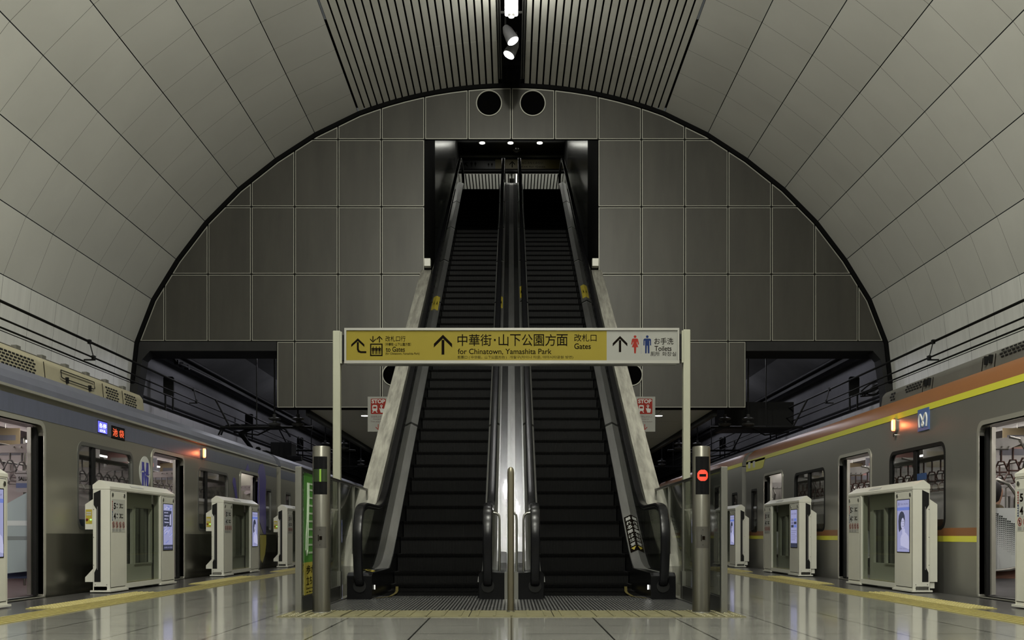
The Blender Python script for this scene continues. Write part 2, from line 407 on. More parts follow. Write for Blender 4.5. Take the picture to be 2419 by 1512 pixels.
# ------------------------------------------------------------------ hall shell
WALL_Y = 20.45
RIM = [(2.99, 8.87), (3.83, 8.46), (4.60, 7.96), (5.325, 7.386), (5.967, 6.738), (6.53, 6.0), (7.007, 5.224), (7.334, 4.38), (7.42, 3.60), (7.46, 2.9), (7.5, -1.1)]
R_TOP = 8.4
def ztop(x): return 9.42 - (R_TOP - math.sqrt(R_TOP * R_TOP - x * x))

for s, nm in ((-1, 'left'), (1, 'right')):
    mb = MB()
    ys = [20.40]
    y = 19.56
    while y > -12: ys.append(y); y -= 0.887
    for i in range(len(RIM) - 1):
        (xa, za), (xb, zb) = RIM[i], RIM[i + 1]
        L = math.hypot(xb - xa, zb - za); tx, tz = (xb - xa) / L, (zb - za) / L
        g = 0.007
        a = (xa + tx * g, za + tz * g); b = (xb - tx * g, zb - tz * g)
        nx, nz = -tz, tx                  # towards outside
        if nx < 0: nx, nz = -nx, -nz
        for j in range(len(ys) - 1):
            y1, y0 = ys[j] - 0.003, ys[j + 1] + 0.003
            mb.add([(s * a[0], y0, a[1]), (s * b[0], y0, b[1]), (s * b[0], y1, b[1]), (s * a[0], y1, a[1])], [(0, 1, 2, 3)], 2 if i >= 7 else 0)
        o_ = 0.012
        mb.add([(s * (xa + nx * o_), -12, za + nz * o_), (s * (xb + nx * o_), -12, zb + nz * o_), (s * (xb + nx * o_), 20.40, zb + nz * o_), (s * (xa + nx * o_), 20.40, za + nz * o_)], [(0, 1, 2, 3)], 1)
    struct('wall_' + nm, mb, [M_VAULT, M_JOINT, M_VAULTLOW])

# slatted crown of the ceiling with the lamp channel along its middle
mb = MB()
th0, th1, NS = math.asin(0.25 / R_TOP), math.asin(2.99 / R_TOP), 22
for s in (-1, 1):
    for k in range(NS):
        ta = th0 + (th1 - th0) * k / NS; tb = th0 + (th1 - th0) * (k + 1) / NS - 0.034 / R_TOP
        xa, xb = R_TOP * math.sin(ta), R_TOP * math.sin(tb)
        for (ya, yb) in ((18.63, 20.38), (13.3, 18.62), (8.0, 13.29), (2.6, 7.99), (-12, 2.59)):
            pa = (s * xa, ztop(xa)); pb = (s * xb, ztop(xb))
            mb.add([(pa[0], ya, pa[1]), (pb[0], ya, pb[1]), (pb[0], yb, pb[1]), (pa[0], yb, pa[1]),
                    (pa[0], ya, pa[1] + .03), (pb[0], ya, pb[1] + .03), (pb[0], yb, pb[1] + .03), (pa[0], yb, pa[1] + .03)],
                   [(0, 1, 2, 3), (0, 3, 7, 4), (1, 5, 6, 2), (0, 4, 5, 1)], 0)
    n = 12
    for k in range(n):
        xa, xb = 0.25 + (3.0 - 0.25) * k / n, 0.25 + (3.0 - .25) * (k + 1) / n
        mb.add([(s * xa, -12, ztop(xa) + .12), (s * xb, -12, ztop(xb) + .12), (s * xb, 20.4, ztop(xb) + .12), (s * xa, 20.4, ztop(xa) + .12)], [(0, 1, 2, 3)], 1)
    mb.box(s * 0.245, s * 0.255, -12, 20.4, 9.40, 10.0, 1)
mb.box(-0.25, 0.25, -12, 20.4, 9.99, 10.0, 1)
struct('ceiling', mb, [M_SLAT, M_JOINT])

# black rim of the arch
arch = [(x, z) for x, z in RIM[:9]]
topx = [2.99 * k / 10 for k in range(10)]
arch_half = [(x, ztop(x)) for x in topx] + arch                      # from crown outwards
arch_full = [(-x, z) for x, z in reversed(arch_half)] + arch_half[1:]
mb = MB()
inner = []
for i, (x, z) in enumerate(arch_full):
    a = arch_full[max(i - 1, 0)]; b = arch_full[min(i + 1, len(arch_full) - 1)]
    tx, tz = b[0] - a[0], b[1] - a[1]; L = math.hypot(tx, tz)
    inner.append((x + tz / L * 0.075, z - tx / L * 0.075))
inner = [(x, z) for x, z in inner]
n = len(arch_full)
for i in range(n - 1):
    if arch_full[i][1] < 4.3 and arch_full[i + 1][1] < 4.3: continue
    p = [arch_full[i], arch_full[i + 1], inner[i + 1], inner[i]]
    mb.add([(q[0], 20.38, q[1]) for q in p] + [(q[0], 20.46, q[1]) for q in p], [(0, 1, 2, 3), (3, 2, 6, 7), (0, 4, 5, 1)], 0)
struct('trim_arch', mb, [M_JOINT])

# end wall of square metal panels
def clip(poly, conv):
    """Sutherland-Hodgman against a convex polygon given counter-clockwise"""
    out = poly
    for i in range(len(conv)):
        a, b = conv[i], conv[(i + 1) % len(conv)]
        inp, out = out, []
        def ins(p): return (b[0] - a[0]) * (p[1] - a[1]) - (b[1] - a[1]) * (p[0] - a[0]) >= -1e-9
        for k in range(len(inp)):
            p, q = inp[k - 1], inp[k]
            if ins(q) != ins(p):
                d1 = (b[0] - a[0]) * (p[1] - a[1]) - (b[1] - a[1]) * (p[0] - a[0]); d2 = (b[0] - a[0]) * (q[1] - a[1]) - (b[1] - a[1]) * (q[0] - a[0])
                t = d1 / (d1 - d2); out.append((p[0] + (q[0] - p[0]) * t, p[1] + (q[1] - p[1]) * t))
            if ins(q): out.append(q)
        if not out: return []
    return out
def inset_arch(d):
    res = []
    for i, (x, z) in enumerate(arch_full):
        a = arch_full[max(i - 1, 0)]; b = arch_full[min(i + 1, len(arch_full) - 1)]
        tx, tz = b[0] - a[0], b[1] - a[1]; L = math.hypot(tx, tz)
        res.append((x + tz / L * d, z - tx / L * d))
    return list(reversed(res))      # counter-clockwise
cell = 0.845
rows = [(8.34, 9.65), (7.03, 8.34), (5.715, 7.03), (4.405, 5.715)]
mb = MB()
A_out, A_in, A_b = inset_arch(0.078), inset_arch(0.098), inset_arch(0.0)
def panel(x0, x1, z0, z1, clipit=True):
    g = 0.012
    r = rect(x0 + g, z0 + g, x1 - g, z1 - g); r2 = rect(x0 + g + .013, z0 + g + .013, x1 - g - .013, z1 - g - .013)
    if clipit: r = clip(r, A_out); r2 = clip(r2, A_in)
    if len(r) < 3: return
    fn = front(0, WALL_Y, 0)
    mb.prism(r, 0.02, fn, 1)
    if len(r2) >= 3: mb.prism(r2, 0.004, fn, 0, w0=0.02)
for ri, (z0, z1) in enumerate(rows):
    for k in range(-9, 9):
        x0, x1 = k * cell, (k + 1) * cell
        if ri >= 1 and -2 <= k < 2: continue
        panel(x0, x1, z0, z1)
for s in (-1, 1):
    e = [1.69, 2.535, 3.38, 4.225, 4.575]
    for a, b in zip(e[:-1], e[1:]):
        panel(*sorted((s * a, s * b)), 3.105, 4.405, False)
# dark carcass behind the panels, with the escalator opening left out
back = clip(rect(-8, 4.40, 8, 10), A_b)
fnb = front(0, WALL_Y + 0.045, 0)
mb.box(-8, 8, WALL_Y + .01, WALL_Y + .08, 9.0, 10.7, 2)
for reg in (rect(-8, 8.345, 8, 10), rect(-8, 4.405, -1.69, 8.345), rect(1.69, 4.405, 8, 8.345)):
    r = clip(reg, A_b)
    mb.prism(r, 0.04, fnb, 2)
for s in (-1, 1): mb.box(s * 1.69, s * 4.575, WALL_Y + 0.005, WALL_Y + 0.30, 3.105, 4.405, 2)
struct('wall_back', mb, [M_PANEL, M_PANELRIM, M_JOINT])

# beams under the wall over both tracks
for s, nm in ((-1, 'left'), (1, 'right')):
    mb = MB()
    mb.box(s * 4.58, s * 7.5, WALL_Y - .02, WALL_Y + 0.9, 4.22, 4.40)
    mb.prism([(s * 7.5, 4.22), (s * 7.05, 4.22), (s * 7.2, 4.05), (s * 7.3, 3.4), (s * 7.3, -1), (s * 7.5, -1)], 0.35, front(0, WALL_Y + .33, 0))
    struct('trim_beam_' + nm, mb, [mat('dark_beam', (.028, .028, .028), .8, vary=.3, scale=1, spec=.1)])

# tunnel mouths beyond the wall
for s, nm in ((-1, 'left'), (1, 'right')):
    mb = MB()
    Y0, Y1 = WALL_Y + .3, 60
    def strip(p, mi):
        for (a, b) in zip(p[:-1], p[1:]):
            mb.add([(s * a[0], Y0, a[1]), (s * b[0], Y0, b[1]), (s * b[0], Y1, b[1]), (s * a[0], Y1, a[1])], [(0, 1, 2, 3)], mi)
    strip([(7.38, -1.1), (7.38, 3.28)], 2); strip([(7.38, 3.28), (7.6, 3.32), (7.6, 4.45), (7.35, 4.55)], 0)
    strip([(7.35, 4.55), (6.6, 5.0), (4.2, 5.0)], 1); strip([(4.2, 5.0), (4.07, 5.0), (4.07, 3.12)], 1)
    struct('wall_track_' + nm, mb, [M_CONC, M_CONCD, M_TRACKTILE])
mb = MB(); mb.box(-7.6, 7.6, 59.9, 60, -1.1, 5); struct('wall_far', mb, [M_CONCD])

# soffit over the far platform
mb = MB()
for k in range(10):
    for (a, b) in ((1.9, 2.98), (2.99, 4.05)):
        for s in (-1, 1): mb.box(s * a, s * b, 20.75 + k * 2.0, 20.75 + k * 2.0 + 1.985, 3.10, 3.14, 0)
mb.box(-4.05, 4.05, 20.75, 45, 3.13, 3.16, 1)
for s in (-1, 1): mb.box(s * 3.98, s * 4.07, 20.75, 45, 2.99, 3.13, 1)
struct('ceiling_platform', mb, [M_WHITECEIL, M_BLACK])

# floor, platform edges, track bed
mb = MB(); mb.box(-3.55, 3.55, -12, 60, -0.30, 0.0); struct('floor', mb, [M_FLOOR])
for s, nm in ((-1, 'left'), (1, 'right')):
    mb = MB(); mb.box(s * 3.55, s * 4.63, -12, 60, -0.30, 0.0); struct('floor_edge_' + nm, mb, [M_EDGE])
    mb = MB(); mb.box(s * 4.60, s * 7.6, -12, 60, -1.2, -1.1); mb.box(s * 4.60, s * 4.62, -12, 60, -1.1, -0.30); struct('floor_track_' + nm, mb, [M_CONCD])

# tactile paving: the edge lines and the dotted blocks in front of every platform door
def dome(mb, x, y, z, r, h, n=8):
    vs = [(x + r * math.cos(2 * math.pi * k / n), y + r * math.sin(2 * math.pi * k / n), z) for k in range(n)] + \
         [(x + .6 * r * math.cos(2 * math.pi * k / n), y + .6 * r * math.sin(2 * math.pi * k / n), z + h) for k in range(n)]
    mb.add(vs, [(k, (k + 1) % n, n + (k + 1) % n, n + k) for k in range(n)] + [tuple(range(n, 2 * n))])
UNIT_D = [2.35, 6.82, 11.27, 15.73, 20.2, 24.65]
for s, nm in ((-1, 'left'), (1, 'right')):
    mb = MB(); mb.box(s * 3.55, s * 3.85, -2, 45, 0.0, 0.006)
    for k in range(4): mb.box(s * (3.585 + k * .068), s * (3.61 + k * .068), -2, 45, 0.006, 0.012)
    for k in range(0, 156): pass
    o = obj('tactile_line', mb, M_YTAC)
    tag(o, 'long ribbed yellow guiding line along the %s platform edge' % nm, 'tactile paving', 'yellow lines along the platform edges')
    for i, d in enumerate(UNIT_D[:-1]):
        a, b = d + 2.0, d + 4.6
        mb = MB(); mb.box(s * 3.855, s * 4.09, a, b, 0.0, 0.006)
        ny = int((b - a) / 0.058)
        if i > 0:
            for jx in range(4):
                for jy in range(ny): dome(mb, s * (3.885 + jx * .058), a + .03 + jy * .058, 0.006, 0.019, 0.008)
        where = ['beside the camera', 'before the nearest train doorway', 'before the second train doorway', 'before the third train doorway', 'before the farthest doorway under the end wall'][i]
        tag(obj('tactile_block', mb, M_YTAC), 'yellow dotted warning block on the %s platform %s' % (nm, where), 'tactile paving', 'dotted warning blocks')
mb = MB()
mb.box(-1.78, 1.78, 7.93, 8.60, 0, 0.005, 0)
for k in range(-5, 6): mb.box(k * .3235 - .003, k * .3235 + .003, 7.93, 8.60, 0.005, 0.0056, 1)
for k in range(-13, 14):
    x = k * .131
    mb.box(x - .010, x + .010, 7.97, 8.56, 0.005, 0.011, 0)
for s in (-1, 1):
    for jx in range(6):
        for jy in range(10): dome(mb, s * (1.47 + jx * .055), 7.97 + jy * .063, 0.005, 0.016, 0.007)
tag(obj('tactile_block', mb, [M_YTACW, M_JOINT]), 'worn yellow ribbed tactile strip across the foot of the escalators', 'tactile paving')
mb = MB(); mb.box(-1.60, 1.60, 8.60, 10.6, 0, 0.008)
mb.box(-.29, .29, 8.9, 10.0, .008, .009)
for s in (-1, 1): mb.box(s * 1.585, s * 1.60, 8.75, 10.4, .008, .02, 1)
tag(obj('floor_plate', mb, [M_GRATE, M_DECK]), 'dark grooved steel plate in the floor before both escalators', 'floor plate')

# ------------------------------------------------------------------ round openings in the end wall
for (x, z, r, lab) in ((-.435, 9.04, .235, 'left of the two round black ports above the escalator opening'), (.415, 9.04, .235, 'right of the two round black ports above the escalator opening'),
                       (-2.30, 3.75, .20, 'round black port half hidden behind the left parapet'), (2.34, 3.75, .20, 'round black port half hidden behind the right parapet')):
    t = thing('wall_port', lab, 'round port', (x, WALL_Y - .03, z), 'round ports in the end wall')
    mb = MB(); mb.shape([circ(x, z, r + .018, 40), circ(x, z, r, 40)], .03, front(0, WALL_Y - .024, 0)); obj('ring', mb, M_PANELRIM, t)
    mb = MB(); mb.prism(circ(x, z, r, 40), .004, front(0, WALL_Y - .025, 0)); obj('dark_inside_disc', mb, mat('port_black', (.002, .002, .002), .9, spec=0), t)  # flat black disc paints the shade inside the opening

# ------------------------------------------------------------------ ceiling channel fittings
mb = MB()
for s in (-1, 1):
    mb.box(s * .20, s * .215, 8, 20.2, 9.42, 9.50); mb.box(s * .18, s * .24, 8, 20.2, 9.42, 9.425)
for y in [10 + 1.1 * k for k in range(8)]:
    mb.box(-.215, .215, y, y + .03, 9.45, 9.48)
tag(obj('mounting_rail', mb, mat('channel_rail', (0.10, 0.10, 0.095), 0.4, metal=0.5)), 'pair of grey steel rails with cross bars inside the ceiling lamp channel', 'rail')
for i, y in enumerate(CHANNEL_Y):
    lab = 'bright square white lamp in the ceiling channel, nearest the top of the picture' if i == 0 else 'white ceiling channel lamp above the platform, ' + ['', 'first', 'second', 'third', 'fourth', 'fifth'][i] + ' nearer than the visible one'
    t = thing('ceiling_lamp', lab, 'lamp', (0, y, 9.0), 'lamps in the ceiling channel')
    mb = MB(); mb.prism(rrect(-.105, 8.97, .105, 9.19, .03), .2, front(0, y + .1, 0)); obj('diffuser', mb, M_LAMP, t)
    mb = MB(); mb.lathe([(.03, 8.90), (.05, 8.91), (.055, 8.95), (.03, 8.972)], 0, y, 16); obj('bottom_knob', mb, M_DECKDULL, t, smooth=True)
    mb = MB(); mb.tube([(0, y, 9.18), (0, y, 9.46)], .02); mb.box(-.2, .2, y - .02, y + .02, 9.45, 9.48); obj('hanger', mb, M_IRON, t)
for (px, py, D, dx, lab) in ((1212, 97, 17.8, .42, 'upper tubular spotlight in the ceiling channel tilted to the right'), (1202, 130, 18.35, -.42, 'lower tubular spotlight in the ceiling channel tilted to the left')):
    x, y, z = at(px, py, D); d = Vector((dx, -.15, -.85)).normalized()
    t = thing('spotlight', lab, 'spotlight', (x, y, z), 'spotlights in the ceiling channel')
    p = Vector((x, y, z)); q = p - d * .30
    mb = MB(); mb.tube([tuple(p), tuple(p - d * .02), tuple(p - d * .22), tuple(q)], [.105, .11, .085, .05], 24); obj('housing', mb, mat('lamp_housing', (0.09, 0.09, 0.095), 0.4), t, smooth=True)
    mb = MB(); mb.tube([tuple(p + d * .004), tuple(p - d * .001)], .098, 24); obj('lens', mb, M_SPOTGLOW, t)
    mb = MB(); mb.tube([tuple(q), (q.x, q.y, 9.46)], .018); obj('bracket', mb, M_IRON, t)
    sp = light('escalator_spot', 'SPOT', tuple(p + d * .05), 25, color=(1, 1, 1), spot_size=math.radians(75), spot_blend=0.5, shadow_soft_size=.08)
    sp.rotation_euler = Vector((d.x * .3, -.25, -1)).to_track_quat('-Z', 'Y').to_euler()

# ------------------------------------------------------------------ text fitted to a box, arrows and pictograms
def fit(mb, body, fn, u0, u1, v0, v1, mi=0, bold=0.0, w0=0.0, t=0.0015):
    wide = any(ord(c) > 255 for c in body)           # dense characters are thickened by small shifts, not by an outline offset
    if wide and bold:
        d = .35 * bold * (v1 - v0)
        for k, (du, dv) in enumerate(((-d, 0), (d, 0), (0, d), (0, -d))): fit(mb, body, fn, u0 + du, u1 + du, v0 + dv, v1 + dv, mi, 0, w0 + k * .0002, t)
        return
    vs, fs = text_mesh(body, 1.0, bold, 'LEFT', 1.0, t)
    if not vs: return
    x0 = min(v[0] for v in vs); x1 = max(v[0] for v in vs); y0 = min(v[1] for v in vs); y1 = max(v[1] for v in vs)
    kx = (u1 - u0) / max(x1 - x0, 1e-6); ky = (v1 - v0) / max(y1 - y0, 1e-6)
    mb.add([fn(u0 + (x - x0) * kx, v0 + (y - y0) * ky, z + t / 2 + w0) for x, y, z in vs], fs, mi)
def arrow_up(mb, fn, cx, y0, y1, hw, th, mi=0, w0=0.0, t=.0015, hd=None):
    """chevron head over a stem"""
    hd = hd or hw
    mb.prism([(cx - hw, y1 - hd), (cx, y1), (cx + hw, y1 - hd), (cx + hw, y1 - hd - th * 1.35), (cx, y1 - th * 1.35), (cx - hw, y1 - hd - th * 1.35)], t, fn, mi, w0)
    mb.prism(rect(cx - th * .5, y0, cx + th * .5, y1 - th * 1.9), t, fn, mi, w0)
def mirror_v(fn, c): return lambda u, v, w: fn(u, 2 * c - v, w)
def person_icon(mb, fn, cx, y0, h, mi=0, skirt=False, w0=0.0, t=.0015):
    mb.prism(circ(cx, y0 + h * .925, h * .075, 16), t, fn, mi, w0)
    S = lambda pts: [(cx + x * h, y0 + y * h) for x, y in pts]
    if skirt:
        mb.prism(S([(-.13, .82), (.13, .82), (.17, .78), (.22, .5), (.16, .48), (.11, .66), (.09, .58), (.18, .34), (.07, .34), (.045, 0), (-.045, 0), (-.07, .34), (-.18, .34), (-.09, .58), (-.11, .66), (-.16, .48), (-.22, .5), (-.17, .78)]), t, fn, mi, w0)
    else:
        mb.prism(S([(-.15, .82), (.15, .82), (.21, .77), (.215, .44), (.155, .44), (.15, .70), (.12, .70), (.12, 0), (.035, 0), (.02, .43), (-.02, .43), (-.035, 0), (-.12, 0), (-.12, .70), (-.15, .70), (-.155, .44), (-.215, .44), (-.21, .77)]), t, fn, mi, w0)

# ------------------------------------------------------------------ escalators
def P0(y):        # height of the step line at distance y
    pts = [(9, 0), (11.2, 0), (11.45, .02), (11.7, .075), (12.0, .195), (12.3, .358), (29.4, 10.23), (29.7, 10.38), (30.0, 10.47), (30.3, 10.5), (40, 10.5)]
    for (a, za), (b, zb) in zip(pts[:-1], pts[1:]):
        if a <= y <= b: return za + (zb - za) * (y - a) / (b - a)
def line_path(y0, y1, dz):
    ys = [y0] + [y for y in (11.2, 11.45, 11.7, 12.0, 12.3, 29.4, 29.7, 30.0, 30.3) if y0 < y < y1] + [y1]
    return [(y, P0(y) + dz) for y in ys]
NEWEL = smoothpath([(10.12, .125), (10.02, .16), (9.94, .28), (9.885, .50), (9.91, .72), (10.05, .875), (10.35, .922)], 5)
TOPN = smoothpath([(31.0, 11.42), (31.35, 11.38), (31.5, 11.2), (31.5, 10.95), (31.3, 10.75), (31.0, 10.7)], 4)
HPATH = NEWEL + line_path(10.7, 31.0, .922)[0:] + TOPN[1:]
RAILPROF = [(-.044, -.012), (-.044, .008), (-.034, .02), (0, .025), (.034, .02), (.044, .008), (.044, -.012), (.036, -.02), (-.036, -.02)]
def balustrade(t, xc, inward, label_side):
    """xc: glass centre; inward: +1 when the steps are on the +X side"""
    mb = MB(); mb.sweep(HPATH, [(xc + x, n) for x, n in RAILPROF]); obj('handrail', mb, M_RUBBER, t, smooth=True)
    mb = MB(); mb.sweep(HPATH, [(xc - .038, -.040), (xc - .038, -.0205), (xc + .038, -.0205), (xc + .038, -.040)]); obj('handrail_guide', mb, M_DECK, t, smooth=True)
    low = line_path(10.15, 31.0, .22); up = [(y, z - .02) for y, z in line_path(10.42, 31.0, .922)]
    nw = [(y + .035, z) for y, z in NEWEL[:-1] if z > .27]
    poly = low + list(reversed(up)) + list(reversed(nw))
    mb = MB(); mb.prism(poly, .012, lambda u, v, w: (xc - .006 + w, u, v)); obj('glass_panel', mb, G_ESC, t)
    i = inward
    prof = [(xc - i * .085, -.045), (xc, .0), (xc + i * .095, -.05), (xc + i * .10, -.10), (xc - i * .085, -.10)]
    mb = MB(); mb.sweep(line_path(10.12, 31.2, .27), prof); dk = obj('deck_cover', mb, M_DECKDULL, t, smooth=True)
    for y in (15.1, 17.6, 20.1, 22.6, 25.1, 27.5):
        z = P0(y) + .27; p2 = [(x, n + .003) for x, n in prof]
        mb = MB(); mb.sweep([(y - .03, z - .03 * T30), (y + .03, z + .03 * T30)], p2); obj('joint_cover', mb, M_DECK, dk)
    mb = MB(); mb.sweep(line_path(10.28, 31.0, .175), [(xc + i * .085, -.30), (xc + i * .085, .02), (xc + i * .10, .02), (xc + i * .10, -.30)]); obj('skirt_panel', mb, M_GLOSSBLACK, t)
def chevron(xc, i, y0, y1, w0=.085, mi=0, dz=.272, lift=.004):
    mb = MB()
    p = [(y0, P0(y0) + dz), ((y0 + y1) / 2, P0((y0 + y1) / 2) + dz), (y1, P0(y1) + dz)]
    mb.sweep(p, [(xc - w0, -.045 * w0 / .085 + lift), (xc, lift), (xc + w0, -.045 * w0 / .085 + lift), (xc + w0, -.045 * w0 / .085 + lift - .003), (xc, lift - .003), (xc - w0, -.045 * w0 / .085 + lift - .003)], mi)
    return mb
step_proto = None
for s, nm in ((-1, 'left'), (1, 'right')):
    t = thing('escalator', '%s escalator with black steps and glass balustrades rising to the upper hall' % nm, 'escalator', (s * .84, 10.1, 0), 'pair of escalators')
    xo, xi = s * 1.452, s * .226
    balustrade(t, xo, -s, 'outer'); balustrade(t, xi, s, 'inner')
    xa, xb = sorted((s * .325, s * 1.345))
    # steps
    noses = [(11.68 + .3464 * k, .2 * k) for k in range(1, 53)]
    noses = [(11.69, .072), (11.34, .015)] + noses
    for k, (y, z) in enumerate(noses):
        if k == 0:
            mb = MB()
            mb.box(xa, xb, y, y + .42, z - .032, z, 0)
            mb.add([(xa, y + .012, z - .032), (xb, y + .012, z - .032), (xb, y + .03, z - .22), (xa, y + .03, z - .22)], [(0, 1, 2, 3)], 1)
            for e in (xa + .012, xb - .012): mb.box(e - .012, e + .012, y - .001, y + .42, z, z + .001, 2)
            mb.box(xa, xb, y - .002, y, z - .02, z, 2 if False else 0)
            ORG['proto'] = (0, y, z)
            me = bpy.data.meshes.new('step')
            me.from_pydata([(vx - s * .84, vy - y, vz - z) for vx, vy, vz in mb.v], [], mb.f)
            for m_ in (M_TREAD, M_STEP, M_BLACK): me.materials.append(m_)
            for p_, mi in zip(me.polygons, mb.m): p_.material_index = mi
            step_proto = me
        o = bpy.data.objects.new('step', step_proto); C.objects.link(o); o.parent = t
        o.location = (0, y - 10.1, z)
    mb = MB(); mb.box(xa, xb, 10.25, 11.36, -.02, .004); obj('flat_tread', mb, M_TREAD, t)
    mb = MB(); mb.box(xa, xb, 10.03, 10.26, -.02, .012)
    for k in range(40): mb.box(xa + .02 + k * .025, xa + .03 + k * .025, 10.22, 10.32, .005, .012)
    obj('comb_plate', mb, M_GRATE, t)
    mb = MB(); mb.box(xa - .1, xb + .1, 29.85, 36.0, 10.40, 10.49); obj('top_floor_plate', mb, M_BLACK, t)
    # yellow line beside the lowest steps
    mb = MB(); yp = [(10.10, .016), (10.4, .016), (10.9, .02), (11.25, .022), (11.4, .04), (11.5, .06)]
    for (a, b) in zip(yp[:-1], yp[1:]):
        e0, e1 = (1.30, 1.24) if a[0] < 10.3 else (1.215, 1.205)
        bow = lambda q: 1.29 - .10 * min(1, (q - 10.1) / .3) + .10 * max(0, (q - 11.0) / 1.0)
        x0_ = s * bow(a[0]); x1_ = s * bow(b[0])
        mb.add([(x0_, a[0], a[1]), (x0_ + s * .03, a[0], a[1]), (x1_ + s * .03, b[0], b[1]), (x1_, b[0], b[1])], [(0, 1, 2, 3)])
    obj('yellow_edge_line', mb, mat('dim_yellow_paint', (.07, .055, .008), .5), t)
    # outer newel base, chamfered
    mb = MB(); o0, o1 = s * 1.335, s * 1.575
    mb.prism([(10.03, 0), (10.03, .235), (10.10, .262), (10.9, .262), (11.6, .262), (11.6, 0)], abs(o1 - o0), lambda u, v, w: (o0 + s * w, u, v))
    b = obj('newel_base', mb, M_GLOSSBLACK, t, bevel=.006)
    mb = MB(); mb.prism(rrect(-.016, -.022, .016, .022, .008), .006, lambda u, v, w: (s * 1.335 - s * w, 10.22 + u, .115 + v)); obj('indicator_lamp', mb, M_WLED if s > 0 else mat('dim_white_led', (1, 1, 1), .5, emit=(1, 1, .9), estr=.5), b)
    mb = MB(); mb.tube([(xo, 10.02, .135), (xo, 10.06, .135)], .062, 16); obj('handrail_inlet', mb, M_BLACK, t)
    mb = MB(); mb.tube([(xi, 10.02, .135), (xi, 10.06, .135)], .062, 16); obj('handrail_inlet', mb, M_BLACK, t)
    # stickers
    for (xc, ya, yb, w_) in ((xo, 19.65 if s < 0 else 20.3, 20.35 if s < 0 else 21.0, .07), (xi, 19.75 if s < 0 else 20.3, 20.35 if s < 0 else 20.95, .07)):
        mb = chevron(xc, -s, ya, yb, w_); k = obj('yellow_arrow_sticker', mb, M_YELLOW, t)
        mb = MB()
        for sg in (-1, 1):
            yy = (ya + yb) / 2
            pts = [(xc + sg * .02, yy - .14), (xc + sg * .035, yy + .12), (xc + sg * .05, yy - .14), (xc + sg * .035, yy - .05)]
            mb.add([(x, y, P0(y) + .272 - .045 * abs(x - xc) / .085 * 1.15 + .006) for x, y in pts], [(0, 1, 2, 3)])
        obj('sticker_arrow', mb, M_INK, k)
    if s > 0:
        ya, yb = 11.98, 12.72
        mb = chevron(xo, -s, ya, yb, .085); k = obj('warning_sticker', mb, M_INK, t)
        mb = MB(); chars = '離れる際は注意'
        for side_ in (-1, 1):
            for j in range(8):
                y = yb - .06 - j * .089
                def fnc(u, v, w, side_=side_, y=y):
                    x = xo + side_ * (.043 + u * side_); yy = y + v
                    return (x, yy, P0(yy) + .272 - .045 * abs(x - xo) / .085 + .007 + w)
                if j < 7: fit(mb, chars[j], fnc, -.028, .028, -.032, .032, 0, bold=.02)
                else: mb.prism([(-.028, .03), (.028, .03), (0, -.03)], .001, fnc, 1)
        obj('sticker_lettering', mb, [M_WHITEINK, M_YELLOW], k)
    else:
        mb = MB(); mb.add([(-1.47, 10.36, .285), (-1.37, 10.33, .262), (-1.37, 10.56, .262), (-1.47, 10.6, .285)], [(0, 1, 2, 3)])
        obj('yellow_notice', mb, M_YELLOW, t)
        mb = MB(); mb.add([(-1.44, 10.40, .280), (-1.395, 10.38, .270), (-1.395, 10.5, .270), (-1.44, 10.52, .280)], [(0, 1, 2, 3)]); obj('notice_mark', mb, M_INK, t)

# stainless decking between the two escalators
t = thing('escalator_divider', 'polished steel decking running up between the two escalators', 'escalator decking', (0, 10.3, 0))
for s in (-1, 1):
    mb = MB(); mb.sweep(line_path(10.36, 31.3, .24), [(s * .055, -.06), (s * .055, 0), (s * .15, 0), (s * .15, -.06)])
    obj('deck_strip', mb, M_DECK, t, smooth=False)
mb = MB(); mb.sweep(line_path(10.36, 31.3, .232), [(-.053, -.06), (-.053, 0), (-.012, 0), (-.010, -.006), (.010, -.006), (.012, 0), (.053, 0), (.053, -.06)]); obj('centre_strip', mb, M_DECKDULL, t)
for s in (-1, 1):
    mb = MB(); mb.sweep(line_path(10.36, 31.3, .245), [(s * .148, -.08), (s * .148, .012), (s * .165, .012), (s * .165, -.08)]); obj('edge_trim', mb, M_DECKDULL, t)
mb = MB(); mb.box(-.165, .165, 10.28, 10.37, 0.0, .262); obj('end_plate', mb, M_DECK, t, bevel=.01)
for s in (-1, 1):
    mb = MB(); mb.prism([(s * .066, 0), (s * .305, 0), (s * .315, .245), (s * .25, .275), (s * .12, .262), (s * .066, .262)], .75, lambda u, v, w: (u, 10.03 + w, v))
    obj('newel_base', mb, M_GLOSSBLACK, t)
mb = MB(); mb.box(-.066, .066, 10.035, 10.3, 0, .262); obj('centre_base_plate', mb, M_STEEL, t)
for (xa, xb, lab) in ((-.175, -.115, 'left of three thin steel guard hoops between the handrails'), (.01, .052, 'middle of three thin steel guard hoops, just behind the centre post'), (.185, .118, 'right of three thin steel guard hoops between the handrails')):
    yb = 10.22; pts = [(xa, yb, .842), ((xa + xb) / 2, yb, .838), (xb - (xb - xa) * .08, yb, .815), (xb, yb, .77), (xb, yb, .27)]
    mb = MB(); mb.tube(pts, .012, 10)
    tag(obj('guard_hoop', mb, M_STEEL, smooth=True), lab, 'guard rail', 'guard hoops between the escalators')

